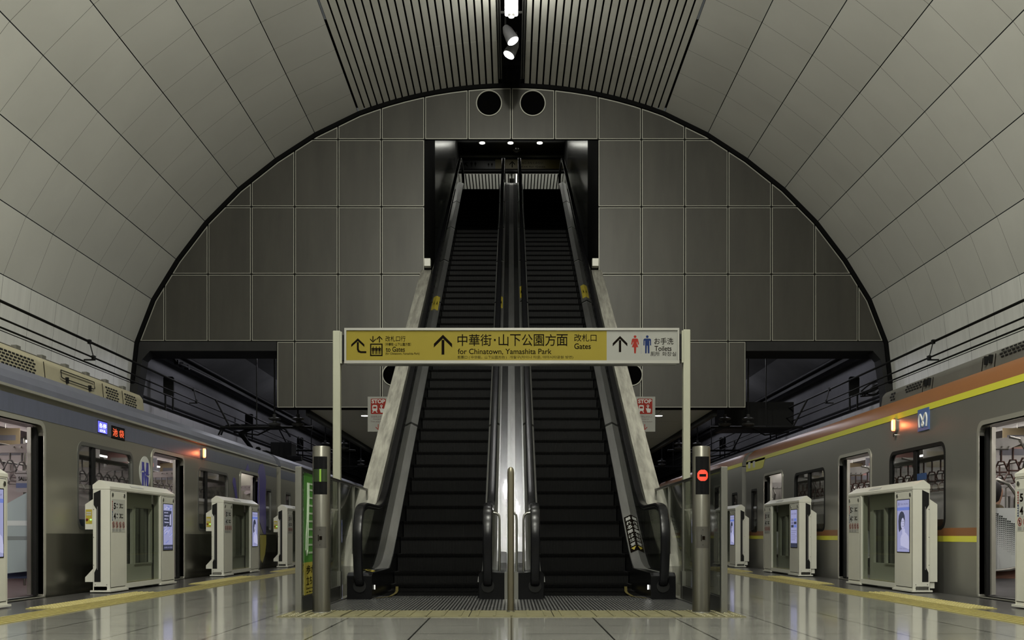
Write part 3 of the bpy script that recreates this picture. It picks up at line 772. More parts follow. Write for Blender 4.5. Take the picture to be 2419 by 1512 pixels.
# parapets outside the escalators
for s, nm in ((-1, 'left'), (1, 'right')):
    mb = MB()
    top = lambda y: (y - 11.68) * T30 + .744
    poly = [(10.95, 0), (10.95, .30), (11.1, top(11.1)), (20.44, top(20.44)), (20.44, top(20.44) - 1.15), (15.0, 1.6), (12.5, .0)]
    mb.prism(poly, .20, lambda u, v, w: (s * (1.562 + w), u, v))
    struct('wall_parapet_' + nm, mb, [M_STONE])
    mb = MB(); poly = [(11.65, .0), (11.65, .3)] + [(y, P0(y) + .23) for y in (12.3, 29.4)] + [(31, 10.7), (31, 9.6), (13.2, 0)]
    mb.prism(poly, .02, lambda u, v, w: (s * (1.535 + w), u, v)); struct('wall_truss_' + nm, mb, [M_BLACK])
mb = MB(); mb.prism([(12.2, 0), (12.2, .05), (29.9, 10.25), (36, 10.35), (36, 9.2), (14, 0)], 3.06, lambda u, v, w: (-1.53 + w, u, v)); struct('wall_truss_soffit', mb, [M_BLACK])

# ------------------------------------------------------------------ shaft and upper hall
for s, nm in ((-1, 'left'), (1, 'right')):
    mb = MB()
    mb.prism([(20.46, 5.1), (20.46, 8.36), (23.2, 10.0), (23.2, 6.6)], .02, lambda u, v, w: (s * (1.69 + w), u, v), 0)
    mb.prism([(23.2, 6.6), (23.2, 10.0), (29, 13.35), (31.6, 13.35), (31.6, 10.5), (29.9, 10.5)], .02, lambda u, v, w: (s * (1.69 + w), u, v), 1)
    mb.prism([(31.6, 10.4), (31.6, 13.35), (36.0, 13.35), (36.0, 10.4)], .02, lambda u, v, w: (s * (1.72 + w), u, v), 0)
    struct('wall_shaft_' + nm, mb, [M_BLACK, M_SHAFT])
mb = MB()
mb.prism([(20.46, 8.40), (20.46, 8.5), (29, 13.45), (35.0, 13.45), (35.0, 13.30), (29, 13.30)], 3.44, lambda u, v, w: (-1.72 + w, u, v), 0)
mb.box(-1.72, 1.72, 34.96, 35.06, 13.24, 13.32, 1)
mb.box(-2.4, 2.4, 35.06, 35.3, 12.92, 13.4, 2)
struct('ceiling_shaft', mb, [mat('dark_shaft_ceiling', (.03, .03, .03), .35), M_PANELRIM, M_BLACK])
mb = MB()
x = -4.0
while x < 4.0:
    mb.box(x, x + .076, 35.3, 44, 12.84, 12.87, 0); x += .112
mb.box(-4.1, 4.1, 35.3, 44, 12.93, 12.96, 1); mb.box(-4.1, 4.1, 35.28, 35.31, 12.80, 12.96, 0)
struct('ceiling_upper', mb, [mat('bright_slat', (.60, .60, .54), .3, metal=.4), M_JOINT])
mb = MB(); mb.box(-4.1, 4.1, 44, 44.1, 10.4, 13); mb.box(-4.1, -4.0, 36, 44, 10.4, 13); mb.box(4.0, 4.1, 36, 44, 10.4, 13); struct('wall_upper_far', mb, [mat('upper_wall', (.3, .3, .28), .5)])
mb = MB(); mb.box(-4.1, 4.1, 36, 44, 10.38, 10.48); struct('floor_upper', mb, [M_FLOOR])
light('added_slat_uplight', 'AREA', (0.4, 39.8, 10.9), 42, rot=(math.radians(180), 0, 0), sx=5, sy=2)  # hidden uplight, added to brighten the slatted ceiling
light('shaft_light', 'AREA', (0, 33.8, 13.22), 5, sx=1.8, sy=.15)
for (px, nm) in ((1139, 'left'), (1206, 'middle'), (1275, 'right')):
    x = (px - VX) * 33.8 / F_PX
    t = thing('downlight', '%s of three small round downlights inside the escalator shaft' % nm, 'downlight', (x, 33.8, 13.3), 'downlights in the shaft ceiling')
    mb = MB(); mb.lathe([(.085, 13.27), (.09, 13.30)], x, 33.8, 20); obj('bulb', mb, M_DOWN, t)
    mb = MB(); mb.lathe([(.125, 13.285), (.12, 13.30)], x, 33.8, 20); obj('trim_ring', mb, M_STEEL, t)
t = thing('dome_camera', 'small round dome camera on the dark shaft ceiling', 'security camera', (.17, 34.3, 13.3))
mb = MB(); mb.lathe([(.11, 13.3), (.11, 13.26), (.07, 13.22), (.02, 13.2)], .17, 34.4, 20); obj('dome', mb, M_DECKDULL, t, smooth=True)
mb = MB(); mb.lathe([(.13, 13.3), (.125, 13.27)], .17, 34.4, 20); obj('base_ring', mb, M_STEEL, t)

# upper hall sign
D = 34.9; kx = D / F_PX
U = lambda px: (px - VX) * kx
Vv = lambda py: .62 + (VY - py) * kx
t = thing('upper_sign', 'dim yellow and grey hanging sign at the top of the escalators', 'sign', (0, D, Vv(400)))
f0 = front(0, D, 0)
mb = MB(); mb.box(U(1080), U(1336), D, D + .12, Vv(402), Vv(372)); obj('housing', mb, M_BLACK, t)
mb = MB(); mb.prism(rect(U(1094), Vv(399), U(1170), Vv(380)), .01, f0); obj('grey_face', mb, mat('unlit_grey_face', (.05, .05, .05), .4), t)
mb = MB(); mb.prism(rect(U(1170), Vv(399), U(1332), Vv(377)), .01, f0); obj('yellow_face', mb, mat('unlit_yellow_face', (.10, .08, .012), .4), t)
mb = MB(); arrow_up(mb, f0, U(1210), Vv(396), Vv(381), 6.5 * kx, 2.2 * kx, w0=.011)
person_icon(mb, f0, U(1114), Vv(394), 12 * kx, w0=.011); person_icon(mb, f0, U(1123), Vv(394), 12 * kx, skirt=True, w0=.011)
mb.prism([(U(1097), Vv(384)), (U(1105), Vv(384)), (U(1105), Vv(386)), (U(1100.5), Vv(386)), (U(1106), Vv(393)), (U(1104), Vv(394)), (U(1099), Vv(388)), (U(1099), Vv(391)), (U(1097), Vv(391))], .001, f0, 0, .011)
fit(mb, '出口 みなとみらい', f0, U(1232), U(1282), Vv(388), Vv(382), w0=.011); fit(mb, 'Exit for Gates', f0, U(1232), U(1288), Vv(396), Vv(392), w0=.011)
person_icon(mb, f0, U(1154), Vv(394), 9 * kx, w0=.011); person_icon(mb, f0, U(1162), Vv(394), 9 * kx, w0=.011)
obj('lettering', mb, M_INK, t)
t = thing('equipment_box', 'small grey box with a slim lit tube beyond the top of the decking', 'box', (U(1208), 36, 12.2))
mb = MB(); mb.box(U(1203), U(1215), 35.5, 35.9, 12.45, 12.72); obj('case', mb, M_DECKDULL, t)
mb = MB(); mb.box(U(1219), U(1221), 35.5, 35.53, 12.5, 12.84); obj('tube', mb, M_DOWN, t)
for s, nm in ((-1, 'left'), (1, 'right')):
    mb = MB(); a, b = sorted((s * 1.565, s * 1.685)); mb.box(a, b, 20.25, 20.42, 5.83, 5.98)
    t = obj('junction_box', mb, M_CREAM, bevel=.005)
    tag(t, 'small white box on the %s edge of the shaft opening above the parapet' % nm, 'box', 'white boxes beside the shaft')

# ------------------------------------------------------------------ posts, bollards, barriers
t = thing('centre_post', 'round steel post standing between the two escalators', 'post', (-.005, 8.45, 0))
mb = MB(); mb.lathe([(.027, .005), (.027, 1.13), (.024, 1.155), (.014, 1.17), (.003, 1.174)], -.005, 8.45, 24); obj('shaft', mb, mat('bronze_stainless', (.21, .19, .14), .3, metal=.9), t, smooth=True)
mb = MB(); mb.lathe([(.034, .005), (.034, .012), (.028, .014)], -.005, 8.45, 24); obj('foot_ring', mb, M_STEEL, t)

for s, nm in ((-1, 'left'), (1, 'right')):
    x, y, r = s * 1.513, 8.35, .071
    t = thing('bollard', ('thick steel bollard with a dim green arrow display, left of the escalators' if s < 0 else 'thick steel bollard with a round red no-entry light, right of the escalators'), 'bollard', (x, y, 0), 'bollards before the escalators')
    mb = MB(); mb.lathe([(r, .005), (r, 1.318), (r - .004, 1.328), (.03, 1.333), (.002, 1.333)], x, y, 48); obj('column', mb, mat('bollard_stainless', (.19, .184, .158), .34, metal=.9, vary=.12, scale=3, stretch=(6, 6, .6)), t, smooth=True)
    def cyl(a0, a1, z0, z1, rr, th=.004, n=14):
        m_ = MB(); vs = []
        for k in range(n + 1):
            a = math.radians(a0 + (a1 - a0) * k / n)
            for R_, Z_ in ((rr, z0), (rr, z1)): vs.append((x + R_ * math.sin(a), y - R_ * math.cos(a), Z_))
        m_.add(vs, [(2 * k, 2 * k + 2, 2 * k + 3, 2 * k + 1) for k in range(n)]); return m_
    disp = obj('display', cyl(-48, 48, .945, 1.245, r + .001), M_GLOSSBLACK, t, smooth=True)
    if s < 0:
        obj('green_matrix', cyl(-48, 48, 1.045, 1.145, r + .0018), M_DARKGREEN, disp, smooth=True)
        obj('green_bar', cyl(-3, 8, 1.045, 1.145, r + .0026, n=3), M_GREENLED, disp)
    else:
        mb = MB(); R = .046
        cz = 1.095
        for iu in range(-11, 12):
            for iv in range(-11, 12):
                u, v = iu * .0042, iv * .0042
                if math.hypot(u, v) > R: continue
                if abs(u) < .029 and abs(v) < .0098: continue
                h = .0019
                q = []
                for (du, dv) in ((-h, -h), (h, -h), (h, h), (-h, h)):
                    a = (u + du) / (r + .002)
                    q.append((x + (r + .002) * math.sin(a), y - (r + .002) * math.cos(a), cz + v + dv))
                mb.add(q, [(0, 1, 2, 3)])
        obj('red_no_entry_light', mb, M_REDLED, disp)
    pl = obj('sensor_plate', cyl(-42, 42, .52, .69, r + .0012), mat('dark_sensor_plate', (.10, .095, .085), .35, metal=.6), t, smooth=True)
    mb = MB()
    for (u, v, w_, h_) in ((-.012, .60, .005, .05), (.006, .60, .022, .03), (.0, .665, .005, .005), (.0, .545, .005, .005)):
        mb.box(x + u - w_ / 2, x + u + w_ / 2, y - r - .0035, y - r + .002, v - h_ / 2, v + h_ / 2, 0)
    obj('sensor_mark', mb, M_INK, pl)
    mb = MB(); mb.lathe([(r + .006, .005), (r + .006, .012), (r, .014)], x, y, 48); obj('foot_ring', mb, M_DECKDULL, t)

    # glass barrier running back from the bollard
    X = s * 1.685
    t = thing('glass_barrier', 'glass screen with steel posts along the %s side of the escalator entrance' % nm, 'glass barrier', (X, 10, 0), 'glass barriers beside the escalators')
    for (yy, w_) in ((8.31, .05), (10.25, .028), (11.15, .035), (12.2, .03)):
        mb = MB(); mb.box(X - w_ / 2, X + w_ / 2, yy - .025, yy + .025, 0.006, 1.165); obj('post', mb, M_STEEL, t, bevel=.003)
    for (a, b) in ((8.34, 10.235), (10.265, 11.13), (11.17, 12.185)):
        mb = MB(); mb.box(X - .005, X + .005, a, b, .13 if a < 11 else .28, 1.14); obj('pane', mb, G_BARRIER, t)
    mb = MB(); mb.box(X - .02, X + .02, 8.335, 12.18, 1.14, 1.162); obj('top_rail', mb, mat('dark_bronze_rail', (.07, .065, .06), .3, metal=.8), t, bevel=.003)
    mb = MB(); mb.box(X - .02, X + .02, 8.335, 10.23, .006, .13); obj('kick_rail', mb, mat('dark_kick_rail', (.035, .035, .033), .35, metal=.5), t)
    mb = MB(); mb.box(X - .022, X + .06, 10.20, 10.30, .006, .27) if s > 0 else mb.box(X - .06, X + .022, 10.20, 10.30, .006, .27); obj('corner_box', mb, M_STEEL, t)

# green and yellow poster on the left barrier
X = -1.676
t = thing('escalator_poster', 'green and yellow notice about standing on escalators, on the left glass barrier', 'poster', (X, 8.9, .6))
fp = lambda u, v, w: (X + w, 8.47 + u, v)
mb = MB(); mb.prism(rect(0, .40, .88, 1.13), .003, fp); obj('green_half', mb, M_GREEN, t)
mb = MB(); mb.prism(rect(0, .135, .88, .40), .003, fp); obj('yellow_half', mb, M_POSTERY, t)
mb = MB()
mb.tube([fp(.12, 1.05, .004), fp(.12, .92, .004), fp(.10, .75, .004), fp(.06, .62, .004), fp(.05, .5, .004), fp(.08, .46, .004), fp(.12, .5, .004), fp(.14, .7, .004), fp(.17, .95, .004), fp(.17, 1.05, .004)], .008, 6)
for k in range(9): mb.prism(rect(.18, .47 + k * .065, .75 - k * .02, .485 + k * .065), .002, fp, 0, .003)
mb.prism(rect(.12, 1.04, .75, 1.055), .002, fp, 0, .003); mb.prism(rect(.45, .6, .50, .95), .002, fp, 0, .003)
obj('escalator_drawing', mb, mat('pale_green_ink', (.42, .52, .38), .5), t)
mb = MB(); fit(mb, '歩かずに', fp, .08, .82, .305, .375, w0=.003, bold=.02); fit(mb, '立ち止まって', fp, .08, .84, .215, .285, w0=.003, bold=.02)
fit(mb, "Don't walk, stand still", fp, .08, .8, .175, .195, w0=.003); fit(mb, 'on the escalator', fp, .08, .6, .148, .165, w0=.003)
obj('lettering', mb, M_INK, t)

# posts carrying the hanging sign
D = 10.7; k_ = D / F_PX
U = lambda px: (px - VX) * k_
Vv = lambda py: .62 + (VY - py) * k_
for s, nm, a, b, zt in ((-1, 'left', 785, 803, 780), (1, 'right', 1615, 1632, 777)):
    t = thing('sign_post', 'cream steel post holding up the %s end of the big yellow sign' % nm, 'post', ((U(a) + U(b)) / 2, D + .06, 0), 'cream posts of the yellow sign')
    mb = MB(); mb.box(U(a), U(b), D + .02, D + .10, .006, Vv(zt)); obj('upright', mb, M_POST, t, bevel=.008)
    mb = MB()
    if s < 0: mb.box(U(803), U(807), D + .01, D + .11, Vv(858), Vv(783), 0); mb.box(U(807), U(814), D + .03, D + .09, Vv(850), Vv(790), 1)
    else: mb.box(U(1611), U(1615), D + .01, D + .11, Vv(856), Vv(780), 0); mb.box(U(1604), U(1611), D + .03, D + .09, Vv(848), Vv(787), 1)
    obj('bracket', mb, [M_POST, M_BLACK], t)
t = thing('direction_sign', 'long yellow and white sign to Chinatown, Yamashita Park and the toilets', 'sign', (U(1208), D, Vv(817)))
f0 = front(0, D, 0)
mb = MB(); mb.shape([rect(U(814), Vv(859), U(1604), Vv(775.5)), rect(U(818.5), Vv(852), U(1600), Vv(781))], .02, f0); mb.box(U(814), U(1604), D, D + .13, Vv(858), Vv(776)); mb.box(U(819), U(1598), D - .01, D + .12, Vv(860.5), Vv(853))
obj('frame', mb, M_SIGNFRAME, t)
mb = MB(); mb.prism(rect(U(818), Vv(853), U(1433), Vv(780)), .006, f0); obj('yellow_face', mb, M_YSIGN, t)
mb = MB(); mb.prism(rect(U(1433), Vv(853), U(1601), Vv(780)), .006, f0); obj('white_face', mb, M_WSIGN, t)
mb = MB()
def F(body, x0, x1, y0, y1, bold=0.0, m=0): fit(mb, body, f0, U(x0), U(x1), Vv(y1), Vv(y0), m, bold, w0=.006)
F('改札口行', 911, 958, 794, 807, .012); F('（中華街･山下公園方面）', 910, 971, 810, 817.5, .01)
F('to Gates', 911.5, 956.5, 819.5, 831.5, .012); F('(for Chinatown, Yamashita Park)', 911, 991, 833, 839.5, .008)
X0 = 1081.2
for ch, a, b in (('中', 1081, 1104), ('華', 1108, 1133), ('街', 1135, 1161), ('山', 1178, 1201), ('下', 1205, 1230), ('公', 1233, 1258), ('園', 1261, 1285), ('方', 1288, 1313), ('面', 1315, 1341)):
    F(ch, a, b, 790, 817.5, .012)
mb.prism(rect(U(1167), Vv(806), U(1171), Vv(801)), .0015, f0, 0, .006)
F('for Chinatown, Yamashita Park', 1081.5, 1303, 824, 839, .008)
F('改札口', 1356.5, 1409, 789.5, 807, .012); F('Gates', 1356.5, 1395.5, 811.5, 825, .012)
F('お手洗', 1545.5, 1590.5, 798.5, 814, .01); F('Toilets', 1546, 1586, 817.5, 829.5, .01)
obj('lettering', mb, M_INK, t)
mb = MB(); arrow_up(mb, f0, U(1046.5), Vv(838), Vv(791), 21.5 * k_, 6.5 * k_, w0=.006)
obj('arrow', mb, M_INK, t)
mb = MB(); arrow_up(mb, f0, U(1464.5), Vv(832), Vv(794), 17.3 * k_, 5.3 * k_, w0=.006); obj('arrow', mb, M_INK, t)
mb = MB()
mb.prism([(U(830), Vv(814)), (U(845.5), Vv(799.5)), (U(861), Vv(814)), (U(861), Vv(820)), (U(845.5), Vv(806)), (U(830), Vv(820))], .0015, f0, 0, .006)
mb.prism([(U(843.3), Vv(808.5)), (U(847.8), Vv(808.5)), (U(847.8), Vv(824)), (U(849), Vv(828)), (U(853), Vv(830)), (U(865.5), Vv(830)), (U(865.5), Vv(834.5)), (U(852), Vv(834.5)), (U(846), Vv(832)), (U(843.3), Vv(826))], .0015, f0, 0, .006)
obj('curved_arrow', mb, M_INK, t)
mb = MB()
mb.shape([rect(U(874.5), Vv(841.5), U(904), Vv(812)), rect(U(877.3), Vv(838.7), U(901.2), Vv(814.8))], .0015, f0, 0, .006)
for px in (881.7, 889.2, 896.7): person_icon(mb, f0, U(px), Vv(837), 18 * k_, w0=.006)
arrow_up(mb, f0, U(896.5), Vv(809.5), Vv(794), 6.8 * k_, 2.3 * k_, w0=.006)
arrow_up(mb, mirror_v(f0, Vv(802)), U(881.2), Vv(809.7), Vv(794.3), 6.8 * k_, 2.3 * k_, w0=.006)
obj('lift_pictogram', mb, M_INK, t)
mb = MB(); person_icon(mb, f0, U(1528.8), Vv(835), 42.5 * k_, 2, w0=.006)
person_icon(mb, f0, U(1500), Vv(835), 42.5 * k_, 1, skirt=True, w0=.006)
mb.prism(rect(U(1513), Vv(835), U(1516), Vv(793)), .0015, f0, 3, .006)
obj('toilet_pictogram', mb, [M_INK, M_REDINK, M_BLUEINK, M_GREYINK], t)
FADED = mat('faded_ink', (.022, .019, .006), .6, spec=0.02)
mb = MB(); F('剪票口 ( 中华街，山下公园方向 )', 1081, 1197, 840.5, 849); obj('chinese_lettering', mb, FADED, t)
mb = MB(); F('개찰구(차이나 타운, 야마시타공원 방면)', 1204, 1354, 840.5, 848.5); obj('korean_lettering', mb, FADED, t)
mb = MB(); F('厠所', 1536.5, 1558, 831, 841.5); obj('small_lettering', mb, M_INK, t)
mb = MB(); F('화장실', 1564, 1597, 831.5, 841.5)
obj('small_lettering', mb, M_INK, t)

# STOP signs on the platform behind the parapets
D = 17.3; k_ = D / F_PX
for s, nm, cx in ((-1, 'left', 893.5), (1, 'right', 1523)):
    U = lambda u, cx=cx: (cx - VX + u) * k_
    Vv = lambda py: .62 + (VY - py) * k_
    t = thing('stop_sign', 'white emergency stop sign with a red STOP square, beside the %s parapet' % nm, 'sign', (U(0), D, 0), 'STOP signs beside the parapets')
    f0 = front(0, D, 0)
    mb = MB(); mb.box(U(-25), U(25), D, D + .05, Vv(1020), Vv(937)); obj('board', mb, M_WSIGN, t, bevel=.003)
    mb = MB(); mb.prism(rrect(U(-17.5), Vv(978), U(18), Vv(942), .014), .003, f0); obj('red_square', mb, M_REDINK, t)
    mb = MB()
    fit(mb, 'STOP', f0, U(-15.5), U(16), Vv(953), Vv(943.5), 0, .035, w0=.003)
    mb.shape([rrect(U(-14), Vv(971), U(-2.2), Vv(957), .02), rect(U(-11.8), Vv(965), U(-4.4), Vv(960.5))], .002, f0, 0, .003)
    mb.prism([(U(-12.5), Vv(971)), (U(-10.5), Vv(971)), (U(-12), Vv(975)), (U(-14.5), Vv(975))], .002, f0, 0, .003); mb.prism([(U(-5.7), Vv(971)), (U(-3.7), Vv(971)), (U(-1.5), Vv(975)), (U(-4), Vv(975))], .002, f0, 0, .003)
    mb.shape([circ(U(7.5), Vv(959), 2.9 * k_, 16), circ(U(7.5), Vv(959), 1.7 * k_, 16)], .002, f0, 0, .003)
    mb.prism([(U(6.5), Vv(959)), (U(8.5), Vv(959)), (U(8.8), Vv(965)), (U(14.5), Vv(966)), (U(13.8), Vv(972)), (U(12.5), Vv(975)), (U(6), Vv(975)), (U(2.5), Vv(964.5)), (U(4), Vv(964)), (U(6.3), Vv(967))], .002, f0, 0, .0045)
    fit(mb, '非常停止ボタン', f0, U(-17), U(17), Vv(987), Vv(981.5), 1, w0=.001)
    fit(mb, 'Emergency', f0, U(-11), U(10), Vv(992.5), Vv(988), 1, w0=.001); fit(mb, 'Train stop button', f0, U(-18), U(18), Vv(998.5), Vv(994), 1, w0=.001)
    arrow_up(mb, mirror_v(f0, Vv(1009)), U(0), Vv(1016), Vv(1002), 6 * k_, 1.6 * k_, 2, w0=.001)
    obj('lettering', mb, [M_WHITEINK, mat('brown_ink', (.10, .06, .055), .5), M_REDINK], t)
    mb = MB(); mb.tube([(U(s * -1), D + .05, 0.0), (U(s * -1), D + .05, Vv(1000))], .032, 16); obj('pole', mb, mat('white_pole', (.62, .62, .58), .35), t, smooth=True)

# downlights in the far platform soffit
for i, (px, py, nm) in enumerate(((862, 981.5, 'left'), (1556, 981.5, 'right'))):
    D = 2.48 * F_PX / (VY - py); x = (px - VX) * D / F_PX
    t = thing('soffit_downlight', 'oval ceiling light under the %s part of the far platform soffit' % nm, 'downlight', (x, D, 3.1), 'downlights in the far soffit')
    mb = MB(); mb.lathe([(.075, 3.088), (.08, 3.1)], x, D, 24); obj('diffuser', mb, M_DOWN, t)
    mb = MB(); mb.lathe([(.095, 3.092), (.09, 3.1)], x, D, 24); obj('trim_ring', mb, M_CREAM, t)
for s in (-1, 1):
    for D in (23.5, 29, 35): light('soffit_light', 'AREA', (s * 3.0, D, 3.05), 22, sx=.5, sy=.5)

# ------------------------------------------------------------------ platform screen door units
def screen_unit(ad):
    """one fixed unit between two platform doors, front towards -Y, x along the platform"""
    t = thing('platform_door_unit', '', '', (0, 0, 0), 'platform screen door units')
    W = 2.16; f0 = front(0, 0, 0)
    mb = MB(); mb.box(-.03, .50, -.02, .20, .012, .03); mb.box(1.60, W + .03, -.02, .20, .012, .03); mb.box(0, W, .03, .17, .03, .07); obj('base_plate', mb, M_CREAM, t)
    def pillar(x0, x1, nm):
        mb = MB(); mb.box(x0 + (.031 if x0 < .1 else 0), x1 - (.031 if x1 > 2 else 0), 0, .09, .03, 1.125); mb.prism(rect(x0 + .025, .06, x1 - .03, 1.10), .004, f0, 0)
        p = obj(nm, mb, M_CREAM, t, bevel=.004)
        mb = MB()
        for px in (x0 + .065, x1 - .065): mb.prism(circ(px, 1.06, .022, 16), .006, f0, 0, .004)
        obj('round_lock', mb, M_STEEL, p)
        mb = MB(); mb.shape([rect(x0 + .020, .055, x1 - .025, 1.105), rect(x0 + .025, .06, x1 - .03, 1.10)], .002, f0, 0, 0); obj('panel_joint', mb, M_INK, p)
        return p
    p1 = pillar(0, .47, 'information_pillar'); p2 = pillar(1.65, W, 'screen_pillar')
    # information sheet
    mb = MB(); mb.prism(rect(.045, .655, .425, 1.015), .002, f0, 0, .004); sh = obj('information_sheet', mb, mat('grey_sheet', (.42, .42, .38), .4), p1)
    mb = MB()
    for j, (dig, zz, m) in enumerate((('5', .94, 1), ('4', .83, 2))):
        mb.prism(rect(.075, zz - .05, .235, zz + .05), .001, f0, 3, .006)
        mb.prism(rrect(.05, zz - .05, .07, zz + .055, .004), .001, f0, m, .006)
        for q in range(4): mb.prism(rect(.053, zz - .035 + q * .02, .067, zz - .025 + q * .02), .001, f0, 3, .007)
        fit(mb, dig, f0, .095, .15, zz - .035, zz + .035, 0, .03, w0=.007)
        fit(mb, '号車', f0, .17, .215, zz + .012, zz + .03, 0, w0=.007); fit(mb, 'Car', f0, .17, .21, zz - .02, zz - .005, 0, w0=.007)
        fit(mb, '3', f0, .26, .30, zz - .02, zz + .03, 0, .02, w0=.006); fit(mb, '番ドア', f0, .31, .37, zz + .01, zz + .03, 0, w0=.006); fit(mb, 'Door', f0, .31, .37, zz - .02, zz, 0, w0=.006)
    for q in range(4):
        cx = .09 + q * .098
        mb.shape([circ(cx, .735, .036, 20), circ(cx, .735, .029, 20)], .001, f0, 1, .006)
        mb.prism([(cx - .024, .755), (cx - .018, .759), (cx + .024, .715), (cx + .018, .711)], .001, f0, 1, .007)
        person_icon(mb, f0, cx, .712, .045, 0, w0=.006)
        for r_ in range(3 if q < 3 else 1): mb.prism(rect(cx - .034, .685 - r_ * .010, cx + .03, .690 - r_ * .010), .001, f0, 4, .006)
    obj('sheet_print', mb, [M_INK, M_REDINK, M_BLUEINK, M_WHITEINK, M_GREYINK], sh)
    # display
    a, b, z0, z1 = 1.715, 2.075, .44, 1.01
    mb = MB(); mb.prism(rect(a, z0, b, z1), .003, f0, 0, .004); sc_ = obj('display', mb, M_SCREEN, p2)
    mb = MB(); mb.shape([rect(a - .008, z0 - .008, b + .008, z1 + .008), rect(a, z0, b, z1)], .004, f0, 0, .004); obj('display_frame', mb, M_INK, p2)
    mb = MB(); w = b - a; h = z1 - z0
    E = lambda pts: [(a + x * w, z0 + y * h) for x, y in pts]
    if ad == 'portrait':
        mb.prism(E([(0, .80), (1, .80), (1, .86), (0, .86)]), .001, f0, 0, .007)
        fit(mb, 'Club Anchor', f0, a + .25 * w, a + .93 * w, z0 + .905 * h, z0 + .945 * h, 3, w0=.007)
        mb.shape([[(a + .15 * w + math.cos(q) * .05 * w, z0 + .925 * h + math.sin(q) * .035 * h) for q in [k * .5 for k in range(12)]]], .001, f0, 3, .007)
        mb.prism(E([(.30, 0.12), (1.0, .05), (1.0, .18), (.93, .30), (.75, .36), (.62, .38), (.50, .36), (.36, .32), (.28, .25)]), .001, f0, 1, .007)        # blouse
        mb.prism(E([(.14, .45), (.12, .60), (.16, .70), (.26, .76), (.40, .785), (.54, .76), (.63, .70), (.66, .60), (.62, .50), (.50, .46), (.30, .42), (.20, .38)]), .001, f0, 2, .008)  # hair
        mb.prism(E([(.46, .30), (.66, .34), (.64, .44), (.42, .46)]), .001, f0, 1, .0085)                                                          # neck
        mb.prism(E([(.34, .52), (.36, .62), (.42, .68), (.52, .70), (.60, .66), (.62, .58), (.60, .50), (.54, .45), (.46, .435), (.38, .46)]), .001, f0, 1, .009)  # face
        mb.prism(E([(.30, .60), (.36, .70), (.50, .72), (.62, .66), (.64, .60), (.52, .66), (.42, .64), (.34, .56)]), .001, f0, 2, .010)            # fringe
        for ex in (.44, .57): mb.prism(E([(ex - .035, .585), (ex + .03, .585), (ex + .03, .595), (ex - .035, .595)]), .001, f0, 2, .010)
        mb.prism(E([(.46, .50), (.57, .50), (.55, .49), (.48, .49)]), .001, f0, 2, .010); mb.prism(E([(.52, .56), (.54, .56), (.55, .53), (.51, .53)]), .001, f0, 3, .010)
        fit(mb, 'Club Anchor', f0, a + .2 * w, a + .8 * w, z0 + .055 * h, z0 + .075 * h, 3, w0=.007)
    elif ad == 'map':
        mb.prism(E([(.02, .51), (.86, .51), (.86, .86), (.02, .86)]), .001, f0, 2, .007)
        for q in range(4): fit(mb, ['急行 みなと', '各駅停車', '横浜', 'Yokohama'][q], f0, a + .08 * w, a + (.5 + .08 * (q % 2)) * w, z0 + (.80 - q * .07) * h, z0 + (.83 - q * .07) * h, 1, w0=.008)
        mb.prism(E([(.66, .54), (.78, .54), (.78, .80), (.66, .76)]), .001, f0, 1, .008)
        mb.prism(E([(0, 0), (1, 0), (1, .11), (0, .11)]), .001, f0, 2, .007); fit(mb, '東横線 運行情報', f0, a + .06 * w, a + .94 * w, z0 + .035 * h, z0 + .07 * h, 3, w0=.008)
        rnd = random.Random(3)
        for q in range(12):
            x_, y_ = rnd.uniform(.02, .8), rnd.uniform(.13, .48); l = rnd.uniform(.1, .35)
            mb.prism(E([(x_, y_), (min(1, x_ + l), y_ + .06), (min(1, x_ + l), y_ + .075), (x_, y_ + .015)]), .001, f0, q % 2, .007)
        for q in range(7):
            x_, y_ = rnd.uniform(.05, .7), rnd.uniform(.87, .95); mb.prism(E([(x_, y_), (x_ + .2, y_), (x_ + .2, y_ + .02), (x_, y_ + .02)]), .001, f0, q % 2, .007)
    else:
        for r_ in range(3):
            for c_ in range(2): mb.prism(E([(.08 + c_ * .44, .53 + r_ * .085), (.46 + c_ * .44, .53 + r_ * .085), (.46 + c_ * .44, .60 + r_ * .085), (.08 + c_ * .44, .60 + r_ * .085)]), .001, f0, (2, 0, 3, 2, 3, 0)[r_ * 2 + c_], .007)
        fit(mb, '運行情報', f0, a + .12 * w, a + .88 * w, z0 + .87 * h, z0 + .92 * h, 3, w0=.007)
        for q in range(6): mb.prism(E([(.1, .44 - q * .05), (.9 - .1 * (q % 3), .44 - q * .05), (.9 - .1 * (q % 3), .455 - q * .05), (.1, .455 - q * .05)]), .001, f0, 3, .007)
        mb.prism(E([(0, 0), (1, 0), (1, .11), (0, .11)]), .001, f0, 2, .007)
    obj('display_picture', mb, [M_SCREENB, M_SCREENW, M_SCREEND, M_SCREENM], sc_)
    # cap with a ridge
    mb = MB(); cap = [(-.004, 1.12), (-.004, 1.148), (.10, 1.215), (.118, 1.215), (.184, 1.165), (.184, 1.12)]
    mb.prism([(u, v) for u, v in cap], W + .008, lambda u, v, w: (w - .004, u, v)); c_ = obj('roof_cap', mb, M_CREAM, t)
    mb = MB(); mb.prism([(.70, 0), (1.10, 0), (1.05, .03), (.74, .03)], .004, lambda u, v, w: (u, .02 + v * 1.2, 1.166 + v * .75 + w)); obj('cap_hatch', mb, M_WHITEINK, c_)
